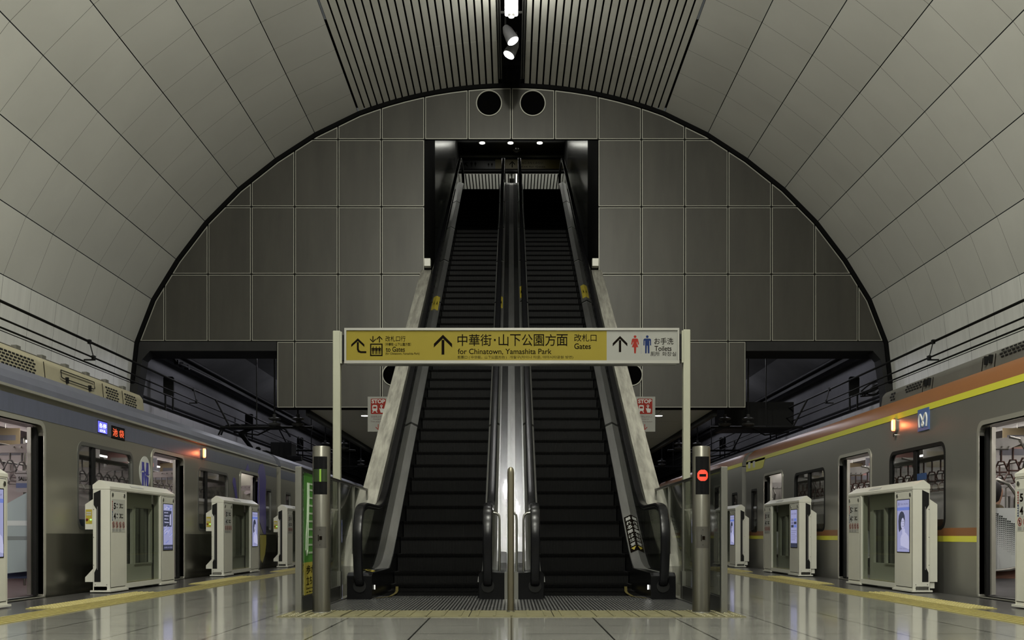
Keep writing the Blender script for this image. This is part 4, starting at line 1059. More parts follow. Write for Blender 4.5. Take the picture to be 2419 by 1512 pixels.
    # ends
    for (x0, x1, sg) in ((0, .03, -1), (W - .03, W, 1)):
        mb = MB(); mb.prism([(0, .03), (.18, .03), (.18, 1.165), (.11, 1.20), (.0, 1.13)], x1 - x0, lambda u, v, w: (x0 + w, u, v)); e = obj('end_panel', mb, M_CREAM, t)
        xs = x0 - .003 if sg < 0 else x1
        mb = MB(); mb.prism([(.098, .12), (.165, .12), (.165, .22), (.142, .27), (.142, .90), (.172, .95), (.172, 1.075), (.098, 1.11)], .003, lambda u, v, w: (xs + w, u, v)); sl = obj('door_slot', mb, M_BLACK, e)
        mb = MB(); mb.prism(rect(.128, .25, .134, .93), .006, lambda u, v, w: (xs + sg * .003 + w, u, v)); obj('seal_strip', mb, M_GREYINK, sl)
        mb = MB()
        for (yy, zz) in ((.03, .05), (.155, .05), (.03, .09), (.155, .09), (.172, .3), (.172, .6), (.172, .9)): mb.prism(circ(yy, zz, .004, 8), .002, lambda u, v, w: (xs + sg * .001 + w, u, v))
        obj('screw', mb, M_INK, e)
    # glass middle with the retracted leaf behind it
    mb = MB(); mb.shape([rect(.47, .03, 1.65, 1.125), rect(.495, .085, 1.625, 1.11)], .03, front(0, .03, 0)); fr = obj('middle_frame', mb, M_CREAM, t)
    mb = MB(); mb.box(.49, 1.63, .012, .018, .08, 1.115); obj('front_pane', mb, G_SCREEN, fr)
    mb = MB(); mb.shape([rect(.49, .08, 1.63, 1.115), rect(.62, .29, .98, .93), rect(1.03, .29, 1.60, .95)], .03, front(0, .14, 0)); lf = obj('door_leaf', mb, M_CREAMIN, t)
    mb = MB(); mb.box(.60, 1.60, .148, .154, .28, .96); obj('leaf_pane', mb, glass('dark_leaf_glass', (.70, .72, .70), .08), lf)
    mb = MB(); mb.shape([rect(1.02, .28, 1.61, .96), rect(1.035, .295, 1.595, .945)], .012, front(0, .106, 0)); obj('leaf_edge', mb, M_CREAM, lf)
    # rear: button box at one end, leaf pocket at the other
    mb = MB(); mb.prism([(.182, .685), (.265, .685), (.265, .955), (.182, 1.01)], .22, lambda u, v, w: (.0 + w, u, v)); bb = obj('button_box', mb, M_CREAM, t)
    mb = MB(); mb.prism(rect(.19, .745, .258, .90), .002, lambda u, v, w: (-.002 + w, u, v)); yl = obj('yellow_label', mb, M_YELLOW, bb)
    mb = MB(); mb.prism(circ(.243, .79, .013, 16), .006, lambda u, v, w: (-.008 + w, u, v)); obj('red_button', mb, mat('dark_red_button', (.12, .01, .01), .4), yl)
    mb = MB(); mb.prism(rect(.20, .835, .25, .850), .001, lambda u, v, w: (-.003 + w, u, v)); mb.prism(rect(.20, .858, .25, .873), .001, lambda u, v, w: (-.003 + w, u, v)); obj('label_text', mb, M_WHITEINK, yl)
    mb = MB(); mb.prism(circ(.203, .79, .009, 12, .007), .006, lambda u, v, w: (-.008 + w, u, v)); obj('green_led', mb, M_GREENDOT, yl)
    mb = MB(); mb.prism([(.182, .12), (.265, .12), (.265, .17), (.182, .26)], .12, lambda u, v, w: (.0 + w, u, v)); obj('foot_guard', mb, M_CREAM, t)
    mb = MB(); mb.prism([(.182, .12), (.262, .12), (.262, .955), (.182, 1.01)], .5, lambda u, v, w: (W - .5 + w, u, v)); mb.box(W - .45, W - .02, .19, .24, .05, .12); obj('leaf_pocket', mb, M_CREAM, t)
    return t
protos = {}
WHERE = ['beside the camera', 'nearest in view, cut by the picture edge', 'second in view, nearest shown whole', 'third in view', 'fourth in view, partly behind the barrier', 'farthest, beyond the end wall']
used = set()
for s, nm in ((-1, 'left'), (1, 'right')):
    for i, d in enumerate(UNIT_D):
        if i == 0: continue
        ad = {(-1, 1): 'portrait', (-1, 2): 'map', (-1, 3): 'portrait', (1, 1): 'list', (1, 2): 'portrait', (1, 3): 'list', (1, 4): 'portrait'}.get((s, i), 'portrait')
        if ad not in protos: protos[ad] = screen_unit(ad); o = protos[ad]
        else: o = copy_tree(protos[ad])
        o.location = (s * 4.32, d, 0.0) if s < 0 else (s * 4.32, d + 2.16, 0.0)
        o.rotation_euler = (0, 0, math.radians(90 if s < 0 else -90))
        sc_name = {'portrait': 'a portrait advert', 'map': 'a blue map on its screen', 'list': 'a lavender timetable screen'}[ad]
        o['label'] = 'cream platform door unit, %s platform, %s' % (nm, WHERE[i]); o['category'] = 'platform screen door'

# ------------------------------------------------------------------ trains
def train_car(s, y0, y1, doors, wins, style, label, lit=True, ac=None, endwin=None, coarse=False):
    L = style == 'L'
    XS, XF, XC = 4.70, 7.28, 6.0
    body = M_BODY if L else M_BODYR
    t = thing('train_car', label, 'train', (s * XC, (y0 + y1) / 2, -1.0), 'train cars at the platforms')
    wall = sideY(s, s * XS)
    holes = [rrect(a, .012, b, 1.72, [.02, .02, .10, .10]) for a, b in doors] + [rrect(a, .70, b, 1.63, .12) for a, b in wins]
    if endwin: holes += [rrect(endwin[0], .70, endwin[1], 1.50, .05)]
    mb = MB()
    mb.shape([rect(y0, -.45, y1, 2.03)] + holes, .05, lambda u, v, w: (s * (XS + w), u, v)); obj('side_wall', mb, body, t)
    # bands
    mb = MB()
    gaps = []
    if L:
        mb.prism(rect(y0, 1.775, y1, 1.955), .003, wall); obj('blue_band', mb, M_BLUEBAND, t)
        mb = MB(); mb.box(s * (XS - .035), s * (XS + .02), y0, y1, 2.005, 2.03); obj('gutter', mb, M_DOORTRIM, t)
        segs = []; c = y0
        for a, b in doors: segs.append((c, a - .05)); c = b + .05
        segs.append((c, y1)); mb = MB()
        for a, b in segs: mb.prism(rect(a, .64, b, .662), .006, wall)
        obj('belt_moulding', mb, body, t)
        mb = MB(); [mb.prism(rect(a, -.44, b, .64), .004, wall) for a, b in segs]; obj('lower_panel', mb, mat('reflection_dark_stainless', (.13, .125, .10), .26, metal=.85, vary=.2, scale=1.5, stretch=(1, 2, .3)), t)  # glossier panel, darkened to carry the dark reflection low on the side
    else:
        mb = MB(); mb.prism(rect(y0, 2.035, y1, 2.105), .004, wall); obj('lime_band', mb, M_LIME, t)
        segs = []; c = y0
        for a, b in doors: segs.append((c, a - .05)); c = b + .05
        segs.append((c, y1))
        mb = MB(); [mb.prism(rect(a, .615, b, .70), .003, wall) for a, b in segs]; obj('brown_belt', mb, M_BROWN, t)
        mb = MB(); [mb.prism(rect(a, .553, b, .615), .003, wall) for a, b in segs]; obj('lime_belt', mb, M_LIME, t)
    # roof
    prof = [(XS, 2.02), (XS + .01, 2.10), (XS + .05, 2.18), (XS + .16, 2.265), (XS + .42, 2.345), (XC, 2.44)]
    if not L: prof = [(XS, 2.02), (XS + .01, 2.11), (XS + .05, 2.215), (XS + .16, 2.315), (XS + .42, 2.395), (XC, 2.48)]
    prof = prof + [(2 * XC - x, z) for x, z in reversed(prof[:-1])]
    if not L:
        rp = prof[1:5]
        mb = MB(); vs = [(s * x, y, z) for y in (y0, y1) for x, z in rp]; mb.add(vs, [(k, k + 1, k + 5, k + 4) for k in range(3)]); obj('brown_roof_edge', mb, M_BROWN, t, smooth=True)
    mb = MB(); q = [(x, z - (.004 if not L else 0)) for x, z in prof]
    mb.prism([(x, z) for x, z in q], y1 - y0, lambda u, v, w: (s * u, y0 + w, v)); obj('roof', mb, M_ROOFL if L else M_ROOFR, t)
    # far wall, ends, floor, ceiling
    inn = M_INTL if L else M_INTR
    mb = MB(); mb.box(s * (XF - .04), s * XF, y0, y1, -.45, 2.03, 0); obj('far_wall', mb, inn, t)
    for e in (y0, y1 - .05):
        mb = MB(); mb.prism(rect(XS + .05, -.45, XF - .04, 2.03), .05, lambda u, v, w: (s * u, e + w, v)); obj('end_wall', mb, body, t)
    mb = MB(); mb.box(s * (XS + .02), s * (XF - .04), y0, y1, -.08, 0.0); obj('floor_panel', mb, M_INTFLOOR if L else M_INTFLOORR, t)
    mb = MB(); mb.box(s * (XS + .05), s * (XF - .04), y0 + .05, y1 - .05, 1.90, 1.93); mb.box(s * 5.75, s * 6.25, y0 + .05, y1 - .05, 1.85, 1.90); obj('ceiling_panel', mb, inn, t)
    for xx in (5.45, 6.55):
        mb = MB(); mb.box(s * (xx - .035), s * (xx + .035), y0 + .2, y1 - .2, 1.885, 1.899); obj('lamp_strip', mb, M_TUBE, t)
    mb = MB(); mb.box(s * (XS + .1), s * (XF - .1), y0 + .1, y1 - .1, -.95, -.45); obj('underframe', mb, M_BLACK, t)
    # door openings
    for a, b in doors:
        mb = MB(); mb.shape([rrect(a - .045, .0, b + .045, 1.765, [.05, .05, .12, .12]), rrect(a, .012, b, 1.72, [.02, .02, .10, .10])], .085, lambda u, v, w: (s * (XS - .008 + w), u, v)); fr = obj('door_frame', mb, M_DOORTRIM, t, bevel=0)
        for yy, sg in ((a, 1), (b, -1)):
            mb = MB(); y_a, y_b = sorted((yy, yy + sg * .045)); mb.box(s * (XS + .05), s * (XS + .085), y_a, y_b, .02, 1.71); obj('rubber_seal', mb, M_BLACK, fr)
            mb = MB(); y_a, y_b = sorted((yy + sg * .0, yy + sg * .075)); mb.box(s * (XS + .09), s * (XS + .13), y_a, y_b, .03, 1.70)
            obj('door_leaf', mb, M_STEEL if L else M_DOORTRIM, t)
        mb = MB(); mb.box(s * (XS + .0), s * (XS + .16), a, b, -.02, .012); obj('threshold', mb, M_DECKDULL, fr)
    # windows
    for i, (a, b) in enumerate(wins + ([endwin] if endwin else [])):
        z1 = 1.63 if (a, b) in wins else 1.50
        r_ = .12 if (a, b) in wins else .05
        mb = MB(); mb.shape([rrect(a - .02, .68, b + .02, z1 + .02, r_ + .01), rrect(a + .02, .72, b - .02, z1 - .02, r_ - .02)], .05, lambda u, v, w: (s * (XS - .004 + w), u, v)); wf = obj('window_frame', mb, M_BLACK if not L else mat('grey_window_rubber', (.14, .14, .13), .35, metal=.5), t)
        mb = MB(); mb.box(s * (XS + .015), s * (XS + .021), a, b, .70, z1); obj('window_pane', mb, G_WINDOW, wf)
        if (a, b) in wins:
            m0 = a + (b - a) * (.27 if L else .52)
            mb = MB(); mb.box(s * (XS + .005), s * (XS + .045), m0 - .035, m0 + .055, .71, z1 - .01); obj('window_divider', mb, M_BLACK, wf)
    # interior fittings
    rail = [5.38, 6.62]
    for xx in rail:
        mb = MB(); mb.tube([(s * xx, y0 + .3, 1.58), (s * xx, y1 - .3, 1.58)], .014, 8); obj('strap_rail', mb, M_STEEL, t)
    n_str = 0; base = None
    for xx in rail:
        y = max(y0 + .6, 8.0)
        while y < min(y1 - .4, 21 if not coarse else 27):
            if n_str >= 88: break
            if base is None:
                mb = MB(); mb.box(s * xx - .006, s * xx + .006, y - .012, y + .012, 1.43, 1.59)
                if L: ring = [(0, 1.43), (-.02, 1.425), (-.075, 1.325), (-.065, 1.305), (.065, 1.305), (.075, 1.325), (.02, 1.425)]
                else: ring = [(-.03, 1.43), (-.07, 1.34), (-.06, 1.315), (.06, 1.315), (.07, 1.34), (.03, 1.43)]
                mb.tube([(s * xx + u, y, v) for u, v in ring], .0095, 6, close=True)
                base = obj('hand_strap', mb, M_STRAPL if L else M_STRAPR, t, smooth=True); bx, by = xx, y
            else:
                o = base.copy(); C.objects.link(o); o.location = (s * (xx - bx), y - by, 0)
            n_str += 1; y += .27
    # luggage racks, bench seats, partitions, grab poles, adverts
    segs = []; c = y0 + .1
    for a, b in doors: segs.append((c, a - .1)); c = b + .1
    segs.append((c, y1 - .1))
    for (a, b) in segs:
        if b - a < .8 or b < 6: continue
        for (xx, sg) in ((XS + .06, 1), (XF - .05, -1)):
            X = lambda d: s * (xx + sg * d)
            mb = MB(); mb.box(X(0), X(.40), a + .1, b - .1, .18, .36); mb.prism([(.0, .36), (.09, .36), (.05, .80), (.0, .80)], b - a - .2, lambda u, v, w: (X(u), a + .1 + w, v)); obj('bench_seat', mb, M_SEATL if L else M_SEATR, t)
            mb = MB()
            for d in (.08, .15, .22, .29): mb.tube([(X(d), a, 1.52), (X(d), b, 1.52)], .008, 6)
            mb.tube([(X(.0), a + .05, 1.50), (X(.30), a + .05, 1.50)], .012, 6); mb.tube([(X(.0), b - .05, 1.50), (X(.30), b - .05, 1.50)], .012, 6)
            obj('luggage_rack', mb, M_STEEL, t)
            for e in (a + .02, b - .05):
                if e < 8.5: continue
                if L:
                    mb = MB(); mb.prism([(.02, .27), (.40, .23), (.44, .9), (.10, 1.09), (.02, 1.09)], .03, lambda u, v, w: (X(u), e + w, v)); pt = obj('seat_partition', mb, M_PARTL, t)
                    mb = MB(); mb.prism(rect(.02, .72, .432, .77), .034, lambda u, v, w: (X(u), e - .002 + w, v)); obj('pale_stripe', mb, M_PARTSTRIPE, pt)
                    mb = MB(); mb.prism(rect(.02, .575, .422, .612), .034, lambda u, v, w: (X(u), e - .002 + w, v)); obj('dark_stripe', mb, M_PARTDARK, pt)
                    mb = MB(); mb.tube([(X(.12), e - .04, 1.14), (X(.12), e - .04, .45), (X(.07), e - .04, .45)], .013, 8); obj('grab_pole', mb, M_IRON, pt)
                    mb = MB(); mb.prism([(.0, 1.46), (.42, 1.46), (.50, 1.43), (.56, 1.46), (.48, 1.53), (.10, 1.56), (.05, 1.66), (.0, 1.70)], .03, lambda u, v, w: (X(u), e + w, v)); obj('rack_bracket', mb, M_INTL, t)
                else:
                    arc = [(.03, 1.19), (.18, 1.19), (.30, 1.14), (.40, 1.0), (.45, .80), (.47, .55), (.46, .38), (.42, .30), (.30, .275), (.03, .25)]
                    mb = MB(); mb.tube([(X(u), e + .015, v) for u, v in arc], .018, 10, close=True); pt = obj('seat_partition', mb, M_STEEL, t, smooth=True)
                    mb = MB(); mb.prism([(u, min(v, .9)) for u, v in arc], .008, lambda u, v, w: (X(u), e + .01 + w, v)); obj('white_panel', mb, mat('white_partition', (.42, .43, .43), .4), pt)
                    mb = MB()
                    for iu in range(20):
                        for iv in range(16):
                            u, q = .04 + iu * .0205, iv * .0205
                            v = .905 - q - .62 * max(0, u - .06) + (.010 if iu % 2 else 0)
                            if u > .45 or v > .895: continue
                            mb.prism(circ(u, v, .0085 - iv * .00042, 6), .002, lambda u_, v_, w_: (X(u_), e + .007 - w_, v_))
                    if e < 16: obj('dot_pattern', mb, M_IRON, pt)
                    mb = MB(); mb.tube([(X(.08), e - .05, .45), (X(.11), e - .05, .47), (X(.11), e - .05, 1.30), (X(.06), e - .05, 1.33)], .012, 8); obj('grab_pole', mb, M_STEEL, pt)
                    mb = MB(); mb.prism([(.0, 1.50), (.30, 1.50), (.46, 1.57), (.44, 1.63), (.1, 1.60), (.05, 1.68), (.0, 1.70)], .03, lambda u, v, w: (X(u), e + w, v)); obj('rack_bracket', mb, M_INTR, t)
                    mb = MB(); mb.tube([(X(.30), e - .0, 1.62), (X(.40), e, 1.60), (X(.48), e, 1.45), (X(.50), e + .3, 1.0), (X(.50), e + .35, .30)], .014, 8); obj('grab_pole', mb, M_STEEL, t)
    # windows and closed doors of the far side, hanging adverts
    mb = MB()
    for a, b in wins: mb.box(s * (XF - .052), s * (XF - .04), a, b, .75, 1.45)
    for a, b in doors: mb.box(s * (XF - .052), s * (XF - .04), a + .1, a + .58, .75, 1.45); mb.box(s * (XF - .052), s * (XF - .04), b - .58, b - .1, .75, 1.45)
    obj('far_window', mb, M_INTDARK, t)
    cols = [mat('advert_pink', (.42, .22, .20), .5), mat('advert_cream', (.46, .42, .32), .5), mat('advert_grey', (.16, .16, .18), .5), mat('advert_white', (.50, .48, .47), .5), mat('advert_tan', (.30, .24, .14), .5)]
    y = 9.6; k = 0
    while y < min(y1 - .5, 21):
        if y > y0 + .5:
            for xx in (5.75, 6.25):
                mb = MB(); mb.box(s * (xx - .17), s * (xx + .17), y, y + .006, 1.62, 1.84, 0); mb.box(s * (xx - .12), s * (xx + .12), y - .002, y + .008, 1.70, 1.76, 1); mb.tube([(s * xx, y + .003, 1.84), (s * xx, y + .003, 1.90)], .006, 5, 2)
                obj('hanging_advert', mb, [cols[k % 5], cols[(k + 3) % 5], M_STEEL], t); k += 1
        y += 1.15
    if L and not coarse:
        X0, Yp, Z0 = -6.05, 13.0, 1.29
        mb = MB(); mb.box(X0 - .095, X0 + .095, Yp, Yp + .01, Z0 - .135, Z0 + .135, 0); mb.box(X0 - .095, X0 + .095, Yp - .002, Yp, Z0 - .08, Z0 - .02, 1)
        ps = obj('magazine_poster', mb, [cols[3], M_SCREENM if False else mat('poster_blue', (.16, .2, .36), .5)], t)
        mb = MB(); fit(mb, 'SALUS', front(X0, Yp, Z0), -.065, .065, .01, .06, 0, .02, w0=.002); obj('poster_title', mb, M_INK, ps)
        mb = MB(); mb.tube([(X0, Yp + .02, 0), (X0, Yp + .02, 1.9)], .015, 8); obj('centre_pole', mb, M_STEEL, t)
    return t
DOORS = [(4.78, 6.03), (9.22, 10.52), (13.72, 15.02), (18.18, 19.47)]
WINS = [(6.9, 8.5), (11.36, 13.0), (15.72, 17.38)]
carL = train_car(-1, 2.6, 20.95, DOORS, WINS, 'L', 'silver train with a blue roof band standing at the left platform', endwin=(20.05, 20.5))
carR = train_car(1, 2.6, 20.95, DOORS, WINS, 'R', 'grey train with brown and lime bands standing at the right platform', endwin=(20.05, 20.5))
D2 = [(22.95, 24.25), (27.4, 28.7)]; W2 = [(24.9, 26.6)]
carL2 = train_car(-1, 21.35, 34, D2, W2, 'L', 'second silver car of the left train, beyond the end wall', coarse=True, endwin=(21.8, 22.3))
carR2 = train_car(1, 21.35, 34, D2, W2, 'R', 'second grey car of the right train, beyond the end wall', coarse=True, endwin=(21.8, 22.3))
for (s, par) in ((-1, carL), (1, carR)):
    mb = MB()
    for k in range(7): mb.box(s * 5.1, s * 6.9, 20.95 + k * .06, 20.985 + k * .06, -.2, 1.95)
    obj('gangway_bellows', mb, M_BLACK, par)

# left train fittings
w = sideY(-1, -4.70)
def led_sign(y0, y1, z0, z1, m_face, body, m_txt, nm, lab, extra=None):
    mb = MB(); mb.prism(rect(y0 - .01, z0 - .01, y1 + .01, z1 + .01), .004, w, 0); fr = obj(nm, mb, M_INK, carL, label=lab)
    mb = MB(); mb.prism(rect(y0, z0, y1, z1), .002, w, 0, .004); obj('sign_face', mb, m_face, fr)
    mb = MB(); fit(mb, body, w, y0 + .03, y1 - .03, z0 + (.055 if extra else .02), z1 - .02, 0, .01, w0=.006)
    if extra: fit(mb, extra, w, y0 + .05, y1 - .05, z0 + .01, z0 + .04, 0, .01, w0=.006)
    obj('sign_text', mb, m_txt, fr)
led_sign(11.90, 12.17, 1.795, 1.925, M_BLUELED, '各停', M_WHITELED, 'service_display', 'blue lit display reading local', 'LOCAL')
led_sign(12.31, 12.72, 1.775, 1.905, M_GLOSSBLACK, '池 袋', M_ORLED, 'destination_display', 'black display with orange characters')
t_ = carL
mb = MB(); mb.shape([circ(13.435, 1.43, .205, 40, .205)], .004, w, 0); lg = obj('logo_disc', mb, M_OVAL, t_)
mb = MB()
Q = lambda pts: [(13.435 + x * .205, 1.43 + y * .205) for x, y in pts]
mb.prism(Q([(-.55, -.85), (-.28, -.85), (-.22, -.02), (-.60, -.02)]), .002, w, 0, .004); mb.prism(Q([(-.60, .05), (-.22, .12), (-.18, .62), (-.58, .62)]), .002, w, 0, .004)
mb.prism(Q([(.55, -.85), (.28, -.85), (.22, -.22), (.60, -.30)]), .002, w, 0, .004); mb.prism(Q([(.60, -.18), (.22, -.06), (.18, .62), (.58, .62)]), .002, w, 0, .004)
mb.prism(Q([(-.20, .45), (-.22, -.02), (-.06, -.85), (.06, -.85), (.22, -.25), (.20, .45), (.0, -.35)]), .002, w, 0, .004)
mb.prism(Q([(-.85, -.10), (-.6, .12), (-.3, .10), (.1, -.12), (.5, -.2), (.85, -.05), (.5, -.12), (.1, -.02), (-.3, .18), (-.6, .18)]), .002, w, 0, .0045)
obj('logo_letter', mb, M_NAVY, lg)
def side_lamp(s, y, z, par, lab):
    ww = sideY(s, s * 4.70)
    mb = MB(); mb.prism(rrect(y - .045, z - .085, y + .045, z + .085, .04), .03, ww); b = obj('side_lamp', mb, mat('lamp_bezel', (.3, .28, .25), .3, metal=.7), par, label=lab)
    mb = MB(); mb.prism(rrect(y - .032, z - .07, y + .032, z + .07, .03), .025, ww, 0, .03); obj('lens', mb, M_ORANGE, b)
    mb = MB(); mb.prism(rrect(y - .012, z - .055, y + .012, z + .055, .01), .003, ww, 0, .055); obj('glowing_core', mb, M_ORANGEHOT, b)
    light('side_lamp_light', 'POINT', (s * 4.60, y, z), 1.2, color=(1, .22, .08), shadow_soft_size=.03)
side_lamp(-1, 15.9, 1.87, carL, 'glowing orange lamp'); side_lamp(1, 12.78, 1.965, carR, 'glowing orange lamp')
mb = MB(); mb.prism(circ(12.80, 1.845, .025, 16), .03, sideY(1, 4.70)); obj('round_reflector', mb, M_DECK, carR)
# livery strokes
def stroke(px_pts, m, nm):
    pts = []
    for px, py in px_pts:
        Dd = 4.70 * F_PX / (VX - px); pts.append((Dd, .62 + (VY - py) * Dd / F_PX))
    mb = MB(); mb.prism(pts, .004, w, 0, .0035); obj(nm, mb, m, carL)
stroke([(551, 1128), (555, 1130), (559, 1165), (561, 1185), (557, 1183), (553, 1160), (549, 1140)], M_PURPLE, 'purple_stroke')
stroke([(578, 1116), (585, 1096), (590, 1116)], M_PURPLE, 'purple_triangle')
stroke([(610, 1112), (614, 1097), (620, 1095), (624, 1105), (628, 1135), (626, 1175), (628, 1235), (627, 1262), (622, 1262), (612, 1230), (608, 1180), (609, 1140)], M_PURPLE, 'purple_brush_mark')
stroke([(614, 1264), (628, 1264), (628, 1285), (625, 1310), (619, 1330), (615, 1322)], mat('yellow_livery', (.42, .37, .08), .4), 'yellow_brush_mark')

# right train fittings
w2 = sideY(1, 4.70)
mb = MB(); mb.prism(rect(11.77, 1.815, 12.09, 2.065), .012, w2); em = obj('emblem_plate', mb, M_METRO, carR)
mb = MB(); cx, cz = 11.93, 1.935
# looped M made of one ribbon
pts = [(-.10, -.078), (-.115, .01), (-.085, .070), (-.045, .045), (.0, -.015), (.024, -.045), (0, -.070), (-.024, -.045), (0, -.015), (.045, .045), (.085, .070), (.115, .01), (.10, -.078)]
pp = smoothpath([(u, v) for u, v in pts], 4)
mb.tube([w2(cx + u, cz + v, .014) for u, v in pp], .0115, 6); obj('emblem_letter', mb, mat('emblem_white', (.62, .63, .62), .5), em)
def strokeR(px_pts, m, nm, lift=.004):
    pts = []
    for px, py in px_pts:
        Dd = 4.70 * F_PX / (px - VX); pts.append((Dd, .62 + (VY - py) * Dd / F_PX))
    mb = MB(); mb.prism(pts, lift, w2); return obj(nm, mb, m, carR)
strokeR([(1763, 1092), (1808, 1080), (1802, 1104), (1798, 1107), (1763, 1115)], M_LIME, 'lime_end_patch')
strokeR([(1768, 1092), (1773, 1091), (1773, 1106), (1768, 1107)], M_OVAL, 'pictogram_sticker', .006); strokeR([(1779, 1090), (1784, 1089), (1784, 1104), (1779, 1105)], M_OVAL, 'pictogram_sticker', .006)
mb = MB(); yb = 11.9; mb.box(4.715, 4.717, yb, yb + .36, 1.26, 1.335); obj('window_sticker', mb, M_METRO, carR)

# roof units
def roof_unit(s, par_lab, y0, y1, m, style):
    z0, z1, xa, xb = (2.33, 2.58, 5.12, 6.88) if style == 'L' else (2.385, 2.60, 5.12, 6.88)
    t = thing('roof_unit', par_lab, 'air conditioner', (s * 6.0, (y0 + y1) / 2, z0), 'roof units on the trains')
    mb = MB(); mb.prism([(xa, z0), (xa + .02, z1 - .06), (xa + .07, z1), (xb - .07, z1), (xb - .02, z1 - .06), (xb, z0)], y1 - y0, lambda u, v, w: (s * u, y0 + w, v)); obj('casing', mb, m, t, bevel=.02)
    fl = lambda u, v, w: (s * (xa + (v - z0) * .1 - w), u, v)
    def grid(a, b, c, d, st):
        mb = MB(); nr = 5 if style == 'L' else 3
        for r_ in range(nr):
            zz = c + r_ * (d - c) / nr
            for q in range(int((b - a) / st)):
                yy = a + q * st + (r_ % 2) * st * .4
                mb.prism(rrect(yy, zz + .004, yy + st * .72, zz + (d - c) / nr - .012, .006, 2), .004, fl)
        obj('louvre', mb, M_BLACK, t)
    if style == 'L':
        for (a, b) in ((9.2, 10.15), (10.35, 11.35), (13.25, 13.75), (13.9, 14.35)): grid(a, b, 2.35, 2.52, .085)
        mb = MB()
        for r_ in range(6): mb.box(-(xa + .35), -(xa + .05), y1 + .0, y1 + .004, 2.36 + r_ * .033, 2.378 + r_ * .033)
        obj('end_louvre', mb, M_BLACK, t)
    else:
        for (a, b) in ((8.7, 9.9), (10.1, 11.0)): grid(a, b, 2.48, 2.58, .09)
        grid(13.1, 13.7, 2.47, 2.57, .09); grid(14.0, 14.25, 2.43, 2.55, .09)
    mb = MB()
    for y in ((11.5, 13.15, 13.82) if style == 'L' else (11.1, 11.4, 12.75, 13.05)): mb.prism(rect(y, z0, y + .012, z1 - .05), .003, fl)
    obj('panel_seam', mb, M_INK, t)
    mb = MB()
    if style == 'L':
        mb.tube([fl(u, v, .02) for u, v in ((11.9, 2.42), (11.9, 2.50), (12.85, 2.50), (12.85, 2.42), (12.8, 2.41), (11.95, 2.41))], .006, 6, close=True)
        for u in (12.05, 12.7): mb.box(s * (xa - .02), s * (xa + .03), u, u + .03, 2.37, 2.44)
    else:
        for u in (11.17, 11.28, 12.82, 12.93): mb.box(s * (xa - .02), s * (xa + .02), u, u + .03, 2.46, 2.55)
    obj('handle', mb, M_IRON, t)
    return t
roof_unit(-1, 'ivory louvred cooling unit on the roof of the left train', 8.0, 14.63, M_ACL, 'L')
roof_unit(1, 'grey louvred cooling unit on the roof of the right train', 8.0, 14.53, M_ACR, 'R')
mb = MB(); mb.tube([(-5.35, 9, 2.64), (-5.35, 14.5, 2.64)], .008, 6)
y = 9.4
while y < 14.4: mb.box(-5.38, -5.32, y, y + .10, 2.58, 2.67); y += .62
tag(obj('roof_cable', mb, M_ACR), 'thin cable with grey clamps along the left roof unit', 'cable')
mb = MB(); mb.tube([(5.35, 8, 2.62), (5.35, 14.4, 2.62)], .012, 6)
y = 8.4
while y < 14.3: mb.box(5.33, 5.37, y, y + .10, 2.58, 2.65); y += 1.1
tag(obj('roof_cable', mb, M_ACR), 'thin cable along the right roof unit', 'cable')

# pantograph on the left train
t = thing('pantograph', 'black single-arm pantograph raised on the roof of the left train', 'pantograph', (-6.0, 24.5, 2.5))
D = 24.0; Pp = lambda px, py, d=D: at(px, py, d)
for k in (0, 1):
    d = D + k * .35
    mb = MB(); mb.tube([Pp(516 + k * 6, 1028, d), Pp(522 + k * 5, 1015, d), Pp(535 + k * 4, 1006, d), Pp(560, 1004, d), Pp(640, 1005, d), Pp(662, 1008, d), Pp(675, 1015, d), Pp(686, 1032, d)], .022, 8); obj('contact_strip', mb, M_IRON, t, smooth=True)
mb = MB()
for (a, b) in ((535, 660),): mb.box(*sorted((Pp(a, 0)[0], Pp(b, 0)[0])), D + .02, D + .34, Pp(0, 1012)[2], Pp(0, 1004)[2])
obj('head_frame', mb, M_IRON, t)
mb = MB(); mb.tube([Pp(600, 1010, D + .17), Pp(568, 1022, D + .2)], .03, 8); mb.tube([Pp(568, 1022, D + .2), Pp(594, 1058, D + .6)], [.055, .045], 8); mb.tube([Pp(565, 1026, D + .25), Pp(588, 1056, D + .6)], .014, 6); mb.tube([Pp(575, 1024, D + .2), Pp(602, 1012, D + .17), Pp(632, 1012, D + .17)], .015, 6)
obj('arm', mb, M_IRON, t)
mb = MB(); mb.box(-7.0, -5.6, 24.4, 24.5, 2.50, 2.56); mb.box(-7.0, -5.6, 25.3, 25.4, 2.50, 2.56); mb.box(-6.9, -6.8, 24.4, 25.4, 2.4, 2.56); mb.box(-5.8, -5.7, 24.4, 25.4, 2.5, 2.6)
for x in (-6.3, -6.1, -5.9): mb.lathe([(.05, 2.5), (.07, 2.56), (.05, 2.60), (.07, 2.64), (.04, 2.68)], x, 24.4, 10)
obj('base_frame', mb, M_IRON, t)
mb = MB(); mb.box(-5.75, -5.25, 25.0, 25.6, 2.42, 2.85); mb.box(-5.35, -5.0, 24.9, 25.1, 2.40, 2.52)
tag(obj('roof_box', mb, M_IRON, bevel=.02), 'dark square box behind the pantograph on the left train roof', 'roof box')

